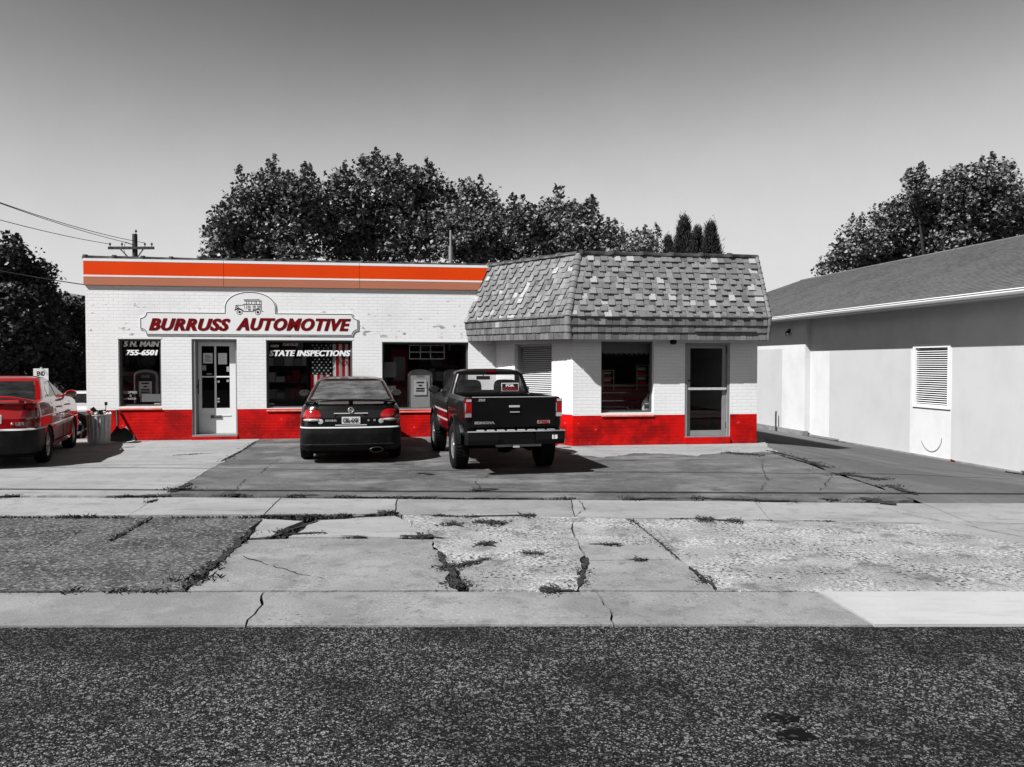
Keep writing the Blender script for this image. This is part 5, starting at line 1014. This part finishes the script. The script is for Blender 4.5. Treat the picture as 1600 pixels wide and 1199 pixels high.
put('street_tree', 'tall leafy tree at the side street behind the red sedan', 20, 36, [(18, 400, 28, 26), (-30, 420, 60), (45, 430, 34), (60, 465, 34), (15, 470, 60), (-40, 510, 80), (40, 520, 55), (20, 580, 60), (-60, 590, 70), (70, 555, 40)], 31, mat=LEAF2, group=g2, shoots=1.5)
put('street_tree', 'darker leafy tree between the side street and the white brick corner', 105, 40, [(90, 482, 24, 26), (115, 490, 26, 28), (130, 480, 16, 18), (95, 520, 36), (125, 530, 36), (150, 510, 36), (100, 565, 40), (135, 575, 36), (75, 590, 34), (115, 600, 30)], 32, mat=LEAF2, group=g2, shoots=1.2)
def conifer(label, u, vtop, d, wpx, seed):
    rng = np.random.default_rng(seed); p = D(u, 567, d); top = D(u, vtop, d).z; base = Vector((p.x, p.y, GZ)); o = thing('conifer', label, 'tree', base, 0, 'conifers behind the mansard'); H = top - GZ; Wd = wpx * d / F_PX; pts = []
    n = 2600; t = rng.uniform(0.01, 1, n) ** .75; a = rng.uniform(0, 6.28, n); r = Wd * (.012 + t * 1.2) * rng.uniform(.35, 1.1, n) * (.8 + .35 * np.sin(a * 3 + t * 14)); C = np.stack([np.cos(a) * r, np.sin(a) * r, H * (1 - t * .82)], 1)
    k = 26; P = np.repeat(C, k, 0) + rng.normal(size=(n * k, 3)) * np.array([.09, .09, .16]); L_ = rng.uniform(.12, .28, (n * k, 1)); dr = rng.normal(size=(n * k, 3)) * .45 + np.array([0, 0, 1.0]); dr[:, :2] += np.repeat(np.stack([np.cos(a), np.sin(a)], 1), k, 0) * .35; dr /= np.linalg.norm(dr, axis=1)[:, None]
    sd = np.cross(dr, rng.normal(size=(n * k, 3))); sd /= np.linalg.norm(sd, axis=1)[:, None]; V = np.stack([P - sd * .022, P + sd * .022, P + dr * L_], 1); link('crown', fast_mesh('crown', V, 3, NEED), o)
    m = MB(); m.tube([(0, 0, 0), (0, 0, H * .9)], [.14, .02], 7); m.build('trunk', BARK, o)
conifer('tallest pointed conifer above the mansard coping', 1067, 336, 45, 60, 41); conifer('slender conifer standing between its two taller neighbours', 1089, 354, 46, 46, 42); conifer('conifer at the right end of the group above the mansard', 1109, 347, 45, 54, 43); conifer('low conifer beside the maple tops above the mansard', 1043, 370, 45, 34, 44)
# far wooded hill seen in the gap beside the corner
m = MB(); hp = [(D(u, 567, 700).x, z) for u, z in ((-900, 20), (-500, 60), (-200, 74), (20, 70), (100, 63.5), (140, 58), (300, 30), (420, 5))]
for (x0_, z0_), (x1_, z1_) in zip(hp, hp[1:]): m.add([(x0_, 700, -1), (x1_, 700, -1), (x1_, 760, z1_), (x0_, 760, z0_)], [(0, 1, 2, 3)], 0, True); m.add([(x0_, 760, z0_), (x1_, 760, z1_), (x1_, 1000, -1), (x0_, 1000, -1)], [(0, 1, 2, 3)], 0, True)
tag(m.build('hills', M('far wooded hill', .16, 1, [('noise', .05, .4, .6, .10, .6)])), kind='structure')
# ================================================================ poles, wires, yard things, window displays
def cat_wire(label, a, b, sag, r, group=None, name='overhead_wire', n=26):
    a, b = Vector(a), Vector(b); m = MB(); m.tube([a.lerp(b, i / n) - Vector((0, 0, sag * 4 * (i / n) * (1 - i / n))) - a for i in range(n + 1)], r, 5); return tag(m.build(name, MT['wire'], loc=a), label, 'wire', group)
# utility pole behind the shop
pp = D(211, 400, 40); t = thing('utility_pole', 'wooden utility pole with crossarm behind the striped fascia', 'utility pole', (pp.x, pp.y, GZ)); top = D(213, 366, 40).z - GZ
m = MB(); m.tube([(0, 0, 0), (0, 0, top)], [.17, .12], 10); m.build('pole', MT['wood'], t)
ca = D(172, 388.5, 40) - Vector((pp.x, pp.y, GZ)); cb = D(251, 391, 40.6) - Vector((pp.x, pp.y, GZ)); ca.y = -.18; cb.y = -.14; m = MB(); m.bar(ca, cb, .10, .13); arm = m.build('crossarm', MT['wood'], t)
for k in (.24, .78): m = MB(); m.bar(ca.lerp(cb, k), Vector((0, -.15, ca.z - .72)), .03, .05); m.build('brace', MT['wood'], t)
for k in (.04, .30, .80, .95): p = ca.lerp(cb, k); m = MB(); m.lathe([(.02, 0), (.02, .08), (.05, .09), (.055, .13), (.035, .15), (.045, .18), (0, .21)], 10, (p.x, p.y, p.z + .06)); m.build('insulator', MT['rust'], t)
m = MB(); m.lathe([(.02, 0), (.02, .1), (.06, .12), (.06, .16), (.03, .19), (0, .24)], 10, (.06, 0, top)); m.build('pin_insulator', MT['rust'], t); m = MB(); m.bar((-.02, -.1, top - .55), (-.42, -.12, top - .42), .05, .05); m.build('insulator_bracket', MT['rust'], t)
m = MB(); m.tube([(-.42, -.12, top - .42), (-.5, -.12, top - .75), (-.42, -.12, top - 1.1), (-.2, -.12, top - 1.3)], .012, 5); m.build('jumper_wire', MT['wire'], t)
P0 = Vector((pp.x, pp.y, GZ)); gw = 'overhead wires'
far = lambda u, v: D(u, v, 11.5)
cat_wire('upper wire running up from the crossarm pole behind the fascia', P0 + Vector((-.42, -.1, top - .42)), far(-900, -75), .45, .014, gw)
cat_wire('wire running from the right end of the pole crossarm', P0 + ca.lerp(cb, .80) + Vector((0, 0, .25)), far(-900, -75), .6, .014, gw)
cat_wire('wire running from the left end of the pole crossarm', P0 + ca.lerp(cb, .02) + Vector((0, 0, .2)), far(-900, 40), .4, .014, gw)
cat_wire('low wire reaching the white brick corner past the trees', b2w(XL - .02, YF + 3.0, BX(133, 446, XL)[1] if False else 3.62), D(-300, 335, 34), .4, .014, gw)
# cables along the street, high over the pavement: they draw the thin shadows on the forecourt
kx = 1 / math.tan(SUN_EL); sy = -SUN_H.y * kx; sx = -SUN_H.x * kx
def street_cable(label, gl, gr, h, r):
    a, b = Vector(G(*gl)), Vector(G(*gr)); d = (b - a) / (b.x - a.x); P = lambda x: Vector((x - sx * h, a.y + d.y * (x - a.x) - sy * h, h)); A, B = P(-34), P(34); cat_wire(label, A, B, .25, r, 'street cables', 'street_cable', 40)
street_cable('thick telephone cable high above the pavement', (0, 762), (1600, 769), 7.6, .050); street_cable('thinner cable hung above the telephone cable', (60, 728), (1600, 748), 8.8, .024); street_cable('second thin cable beside the upper street cable', (60, 726.5), (1600, 745), 9.0, .018)
# vent pipe on the shop roof
vx, vz = BY(704, 360, 21.5); t = thing('vent_pipe', 'tall pale vent pipe standing on the shop roof', 'pipe', b2w(vx, 21.5, 3.85), TH); m = MB(); m.tube([(0, 0, 0), (0, 0, vz - 3.85 - .42)], .055, 10); m.build('lower_pipe', MT['frame'], t); m = MB(); m.tube([(0, 0, vz - 3.85 - .42), (0, 0, vz - 3.85)], .028, 8); m.build('upper_pipe', MT['frame'], t); m = MB(); m.bar((.0, .0, .9), (-.45, .9, 0), .02, .02); m.bar((0, 0, .9), (.5, .9, 0), .02, .02); m.build('stay', MT['dframe'], t)
# road sign behind the red car
sp_ = D(64, 583, 22.5); t = thing('road_sign', 'white road sign with black lettering above the roof of the red sedan', 'sign', (sp_.x, sp_.y, GZ), R(14)); zc = D(64, 596, 22.5).z - GZ
m = MB(); m.box(-.19, .19, -.012, .0, zc - .36, zc + .36); m.build('plate', MT['paper'], t); m = MB(); m.bar((0, .025, 0), (0, .025, zc + .4), .06, .04); m.build('post', MT['steel'], t)
for txt, z in (('END', .16), ('SCHOOL', -.06), ('ZONE', -.26)): lettering('lettering', txt, .17, MT['ink'], t, lambda x, y: (x, -.015, zc + z + y), fit=.30 if txt == 'SCHOOL' else .2, bold=.006)
# galvanised trash can with rubbish
tx, _ = BY(155, 690, YF - .65); t = thing('trash_can', 'dented galvanised trash can overflowing with rubbish against the red wall base', 'trash can', b2w(tx, YF - .65, 0), 0); m = MB(); n = 96; vs = []
for z, r in ((0, .205), (.02, .21), (.30, .222), (.60, .238), (.62, .25), (.645, .25), (.645, .235), (.5, .22)):
    for j in range(n): a = 6.283 * j / n; q = r + (.007 * (1 if (j // 3) % 2 else -1) if .02 < z < .61 else 0) + .006 * math.sin(2 * a + z * 5); vs.append((q * math.cos(a), q * math.sin(a), z))
m.add(vs, [(i * n + j, i * n + (j + 1) % n, (i + 1) * n + (j + 1) % n, (i + 1) * n + j) for i in range(7) for j in range(n)]); m.build('can', MT['steel'], t)
m = MB(); m.tube([(.19, -.16, .38), (.23, -.20, .40), (.235, -.205, .46), (.20, -.17, .48)], .012, 6); m.v = [(a - .1, b - .02, c_) for a, b, c_ in m.v]; m.build('handle', MT['steel'], t)
rd = random.Random(9); tr_m = [MT['paper'], M('red wrapper', (.5, .02, .02), .6), MT['black'], MT['dpaper']]
for i in range(17):
    m = MB(); c0 = Vector((rd.uniform(-.15, .15), rd.uniform(-.15, .15), .62 + rd.uniform(0, .09))); k = [c0 + Vector((rd.gauss(0, .05), rd.gauss(0, .05), rd.gauss(0, .03))) for _ in range(9)]; m.add(k, [(0, 1, 2), (1, 2, 3), (2, 3, 4), (3, 4, 5), (4, 5, 6), (5, 6, 7), (6, 7, 8), (7, 8, 0)]); m.build('rubbish', tr_m[rd.choice((0, 0, 1, 2, 2, 3))], t)
m = MB(); m.tube([(.12, .05, .6), (.13, .05, .84)], .008, 6); m.box(.11, .155, .03, .07, .83, .90); m.build('stick', MT['black'], t)
# scoop shovel against the wall
hx, hz = BY(183, 641, YF - .05); t = thing('shovel', 'black scoop shovel leaning on the red wall base beside the trash can', 'shovel', b2w(hx + .12, YF - .35, 0), TH)
m = MB(); m.tube([(-.12, .30, hz - .0), (-.06, .12, .36), (-.03, .02, .24)], [.028, .024, .03], 8); m.build('handle', MT['black'], t)
m = MB(); vs = []
for i in range(9):
    u = i / 8
    for j in range(9):
        v = j / 8 * 2 - 1; wd = .10 + .17 * min(1, u * 1.6); vs.append((v * wd + .04 + .10 * u, .04 - .30 * u + .02 * v * v, .30 - .28 * u ** .8 + .05 * v * v * (1 - .3 * u)))
m.add(vs, [(i * 9 + j, i * 9 + j + 1, (i + 1) * 9 + j + 1, (i + 1) * 9 + j) for i in range(8) for j in range(8)], 0, True); m.build('scoop', MT['black'], t)
m = MB(); m.tube([vs[72 + j] for j in range(9)], .009, 5); m.build('worn_edge', MT['steel'], t)
# scrap beside the corner
sxx, _ = BY(126, 690, YF + .5); t = thing('scrap_heap', 'dark tangle of scrap tubing and an old tyre beside the brick corner', 'scrap', b2w(sxx - .25, YF + .7, -.06), TH); rd = random.Random(14)
m = MB(); m.lathe([(.20, -.08), (.30, -.09), (.33, 0), (.30, .09), (.20, .08), (.20, -.08)], 26, (.05, .1, .33), (.8, -.6, .1)); m.build('old_tyre', CM['tyre'], t)
for i in range(11): a = Vector((rd.uniform(-.5, .35), rd.uniform(-.3, .3), rd.uniform(0, .15))); b = a + Vector((rd.uniform(-.5, .5), rd.uniform(-.2, .2), rd.uniform(.2, .75))); m = MB(); m.tube([a, a.lerp(b, .5) + Vector((rd.uniform(-.1, .1), 0, rd.uniform(-.1, .1))), b], rd.uniform(.012, .028), 6); m.build('tube', MT['rust'] if i % 4 else MT['steel'], t)
# ---------------- window displays
def gas_pump(label, X, Y, s=1.0, tone=None, globe=True, face=True, hgt=1.0):
    t = thing('gas_pump', label, 'gas pump', b2w(X, Y, .1), TH); t.scale = (s, s, s * hgt)
    def prof(w, d, z0, z1, rr, n=10):
        pts = [(-w, z0), (w, z0)]
        for i in range(n + 1): a = math.pi * i / n; pts.append((w * math.cos(a), z1 - rr + rr * math.sin(a)))
        return pts
    m = MB(); m.poly([(x, -.22, z) for x, z in prof(.30, 0, .0, 1.62, .14)], (0, .44, 0)); m.build('cabinet', tone[0], t)
    m = MB(); m.poly([(x, -.245, z) for x, z in prof(.23, 0, .12, 1.56, .10)], (0, .03, 0)); m.build('front_panel', tone[1], t)
    if face:
        m = MB(); m.box(-.15, .15, -.268, -.246, .95, 1.33); f_ = m.build('dial_plate', MT['paper'], t)
        for z, w_ in ((1.28, .09), (1.20, .04), (1.12, .10), (1.06, .10)): m = MB(); m.box(-w_, w_, -.274, -.269, z - .016, z + .016); m.build('dial_window', MT['ink'], f_)
        lettering('lettering', 'GAS', .09, MT['lgrey'], t, lambda x, y: (x, -.25, 1.42 + y), fit=.2, bold=.004)
    for sd in (-1, 1): m = MB(); m.tube([(sd * .27, -.235, .12), (sd * .27, -.235, 1.48), (sd * .22, -.235, 1.56)], .02, 8); m.build('trim_strip', MT['chrome'], t)
    m = MB(); m.tube([(.31, -.05, .95), (.37, -.12, .7), (.36, -.15, .35), (.32, -.1, .9), (.32, -.08, 1.15)], .02, 8); m.build('hose', MT['black'], t)
    if globe: m = MB(); m.lathe([(0, -.07), (.14, -.065), (.21, -.03), (.215, .03), (.14, .065), (0, .07)], 28, (0, 0, 1.86), (0, 1, 0)); m.build('globe', tone[2], t); m = MB(); m.lathe([(.09, 1.6), (.07, 1.66), (.06, 1.68)], 18); m.build('globe_base', tone[1], t)
    return t
dk = M('dark pump enamel', .035, .35, coat=.4); mid = M('grey pump enamel', .42, .4, coat=.3); lt = M('pale pump enamel', .5, .45); pumpred = M('deep red enamel', (.22, .004, .012), .4, coat=.3)
gx = BY(232, 600, YF + .62)[0]; gas_pump('dark antique gas pump with round globe in the window by the trash can', gx, YF + .62, .92, (mid, dk, dk))
gx = BY(656, 600, YF + .62)[0]; gas_pump('pale antique gas pump behind the window beside the pickup', gx, YF + .62, 1.0, (lt, lt, dk), False, True, .92)
gx = BY(708, 590, YF + 1.1)[0]; gas_pump('grey rounded gas pump partly hidden behind the pickup', gx, YF + 1.1, .9, (mid, mid, dk), False, True, 1.02)
gx = BY(624, 600, YF + 1.0)[0]; t = thing('red_cabinet', 'tall deep red cabinet in the window beside the black sedan', 'cabinet', b2w(gx, YF + 1.0, .1), TH); m = MB(); m.box(-.2, .2, 0, .5, 0, 2.0); m.build('case', pumpred, t); m = MB(); m.box(-.14, .14, -.012, -.001, 1.2, 1.8); m.build('label_plate', MT['dpaper'], t)
# window cards and frames hung behind the glass
def card(name, label, cat, u0, u1, v0, v1, Y, mat, depth=.02):
    xa, za = BY(u0, v1, Y); xb, zb = BY(u1, v0, Y); m = MB(); m.box(xa, xb, Y, Y + depth, za, zb, 0); c_ = Vector(((xa + xb) / 2, Y, za)); o = m.build(name, mat, None, org=c_, loc=b2w(c_.x, c_.y, c_.z), rotz=TH); return tag(o, label, cat), c_
card('window_card', 'pale card with a license plate standing under the dark gas pump', 'card', 219, 251, 616, 628, YF + .25, MT['dpaper']); card('price_tag', 'small white tag at the bottom of the window by the trash can', 'tag', 241, 250.5, 630, 633.2, YF + .215, MT['paper'], .004)
card('price_tag', 'small white tag low in the window with the flag', 'tag', 419, 428, 630, 633, YF + .215, MT['paper'], .004); card('window_card', 'grey poster hanging over the red cabinet', 'poster', 600, 619, 566, 590, YF + .30, MT['dpaper']); card('window_card', 'small white printed card above the mirror of the black sedan', 'card', 607, 618.5, 603, 618, YF + .24, MT['paper'], .004)
m = MB(); xa, za = BY(640, 561, YF + .35); xb, zb = BY(694, 540, YF + .35)
for a, b in (((xa, za), (xb, za)), ((xa, zb), (xb, zb)), ((xa, za), (xa, zb)), ((xb, za), (xb, zb)), ((xa, (za + zb) / 2), (xb, (za + zb) / 2)), ((xa + .26, za), (xa + .26, zb)), ((xa + .5, za), (xa + .5, zb))): m.bar((a[0], YF + .35, a[1]), (b[0], YF + .35, b[1]), .018, .018)
c_ = Vector(((xa + xb) / 2, YF + .35, za)); tag(m.build('wire_rack', MT['trim'], None, org=c_, loc=b2w(*c_), rotz=TH), 'white wire rack hanging at the top of the window beside the pickup', 'rack')
t = thing('display_box', 'pale carton with a round dial standing low in the window beside the pickup', 'carton', b2w(BY(676, 630, YF + .5)[0], YF + .5, .62), TH); m = MB(); m.box(-.28, .3, 0, .3, 0, .48); m.build('carton', MT['dpaper'], t); m = MB(); m.lathe([(0, .02), (.13, .02), (.14, 0), (.14, -.02)], 24, (-.05, 0, .29), (0, -1, 0)); dl = m.build('dial', mid, t); lettering('lettering', '60', .10, MT['paper'], t, lambda x, y: (.14 + x, -.012, .035 + y), fit=.13, bold=.006); m = MB(); m.box(-.26, .28, -.006, -.001, .02, .13); m.build('dark_band', MT['ink'], t)
# flag hung upright
f0, fz = BY(485, 541, YF + .20); f1, _ = BY(549, 541, YF + .20); zt_ = fz + .05; zl = .75; t = thing('flag', 'striped and starred flag hanging upright inside the middle shop window', 'flag', b2w((f0 + f1) / 2, YF + .22, zl), TH); fw = f1 - f0; FO = (f0 + f1) / 2
fr_ = M('flag red', (.50, .006, .010), .8); fb = M('flag dark canton', .012, .8); cw_ = fw * 7 / 13; zcan = zt_ - .72
def wave(x, z): return .02 * math.sin(x * 13 + z * 1.5) + .015 * math.sin(x * 29)
for i in range(13):
    m = MB(); xa, xb = -fw / 2 + fw * i / 13, -fw / 2 + fw * (i + 1) / 13; zt2 = zt_ - zl; ztop = (zcan - zl) if i < 7 else zt2; ns_ = 10; vs = []
    for k in range(ns_ + 1):
        z = ztop * k / ns_
        for q in range(4): x = xa + (xb - xa) * q / 3; vs.append((x, wave(x, z), z))
    m.add(vs, [(k * 4 + q, k * 4 + q + 1, k * 4 + q + 5, k * 4 + q + 4) for k in range(ns_) for q in range(3)], 0, True); m.build('stripe', MT['paper'] if i % 2 else fr_, t)
m = MB(); vs = []
for k in range(9):
    for q in range(13): x = -fw / 2 + cw_ * q / 12; z = zcan - zl + (zt_ - zcan) * k / 8; vs.append((x, wave(x, z), z))
m.add(vs, [(k * 13 + q, k * 13 + q + 1, (k + 1) * 13 + q + 1, (k + 1) * 13 + q) for k in range(8) for q in range(12)], 0, True); can = m.build('canton', fb, t)
for r_ in range(11):
    for q in range(5 if r_ % 2 == 0 else 4):
        x = -fw / 2 + cw_ * ((q + .5) / 5 if r_ % 2 == 0 else (q + 1) / 5); z = zcan - zl + (zt_ - zcan) * (r_ + .5) / 11; m = MB(); m.add([(x + .026 * (1 if k % 2 == 0 else .42) * math.sin(k * math.pi / 5), wave(x, z) - .006, z + .026 * (1 if k % 2 == 0 else .42) * math.cos(k * math.pi / 5)) for k in range(10)], [tuple(range(10))]); m.build('star', MT['paper'], can)
# shelves of parts deep in the middle window
for lab, u, Y_, sd_ in (('steel shelf of boxes behind the flag window', 448, YF + 1.3, 3), ('steel shelf of boxes behind the gas pump by the trash can', 200, YF + 1.7, 8), ('steel shelf of cans behind the pale gas pump', 686, YF + 1.9, 5)):
    t = thing('shelf', lab, 'shelf', b2w(BY(u, 600, Y_)[0], Y_, .1), TH); rd = random.Random(sd_)
    for s_ in (-1, 1): m = MB(); m.box(s_ * .5 - .02, s_ * .5 + .02, 0, .35, 0, 2.1); m.build('upright', MT['dframe'], t)
    for k in range(5):
        z = .35 + k * .4; m = MB(); m.box(-.48, .48, 0, .35, z, z + .02); m.build('shelf_board', MT['dframe'], t); x = -.46
        while x < .38: wd = rd.uniform(.08, .22); hh = rd.uniform(.12, .33); m = MB(); m.box(x, min(x + wd, .47), .03, .3, z + .02, z + .02 + hh); m.build('carton', rd.choice((MT['dpaper'], MT['paper'], MT['dframe'], pumpred, mid)), t); x += wd + .02
# office behind the bay window
t = thing('counter', 'dark red slatted counter behind the bay window', 'counter', b2w(BY(980, 600, YB + 1.0)[0], YB + 1.0, .1), TH); m = MB(); m.box(-.62, .62, 0, .5, 0, 1.12); m.build('counter_body', pumpred, t); m = MB(); m.box(-.66, .66, -.05, .55, 1.12, 1.16); m.build('counter_top', MT['frame'], t)
for i, z in enumerate((.98, .80, .66, .56, .46)): m = MB(); m.box(-.60, .60, -.02, -.001, z - .012, z + .012); m.build('trim_strip', MT['chrome'], t)
m = MB(); m.box(-.02, .02, -.026, -.021, .4, .70); m.build('divider', MT['chrome'], t)
for (u0, u1, v0, v1, lab) in ((942, 959, 579, 603, 'small framed rack of red packets on the left of the office counter'), (995, 1014, 571, 603, 'taller framed rack of red packets on the right of the office counter')):
    xa, za = BY(u0, v1, YB + .6); xb, zb = BY(u1, v0, YB + .6); o = thing('packet_rack', lab, 'rack', b2w((xa + xb) / 2, YB + .6, za), TH); h_ = zb - za; wd = (xb - xa) / 2; m = MB()
    for s_ in (-1, 1): m.bar((s_ * wd, 0, -.1), (s_ * wd, 0, h_), .015, .015)
    m.bar((-wd, 0, h_), (wd, 0, h_), .015, .015); m.bar((-wd, 0, h_ * .5), (wd, 0, h_ * .5), .015, .015); m.build('rack_frame', MT['frame'], o)
    for k in range(4): m = MB(); m.box(-wd * .8, wd * .5, .01, .04, h_ * (.06 + .23 * k), h_ * (.20 + .23 * k)); m.build('packet', (MT['dpaper'], fr_)[k % 2 == 0], o)
xa, za = BY(940, 547, YB + .35); xb, zb = BY(1019, 538, YB + .35); m = MB(); m.box(xa, xb, YB + .35, YB + .37, za, zb + .1, 0)
for i in range(30):
    x = xa + (xb - xa) * i / 30; m.add([(x, YB + .35, za), (x + .05, YB + .345, za), (x + .045, YB + .33, za - .07 - .03 * (i % 3)), (x + .01, YB + .34, za - .06)], [(0, 1, 2, 3)])
c_ = Vector(((xa + xb) / 2, YB + .35, za)); tag(m.build('valance', MT['dpaper'], None, org=c_, loc=b2w(*c_), rotz=TH), 'short grey scalloped valance across the top of the bay window', 'curtain')
xa, za = BY(1002, 643, YB + .2); t = thing('jug', 'white plastic jug with dark label on the bay window ledge', 'jug', b2w(BY(1010, 640, YB + .26)[0], YB + .26, w5[2] + .03), TH); m = MB(); m.lathe([(0, 0), (.10, .0), (.105, .02), (.105, .15), (.08, .21), (.03, .25), (.03, .28), (0, .28)], 20); m.v = [(a, b * .6, c2_) for a, b, c2_ in m.v]; m.build('body', MT['paper'], t); m = MB(); m.box(-.07, .07, -.066, -.06, .05, .14); m.build('label', MT['dframe'], t); m = MB(); m.tube([(.03, 0, .28), (.03, 0, .36)], .008, 6); m.build('spout', MT['paper'], t)
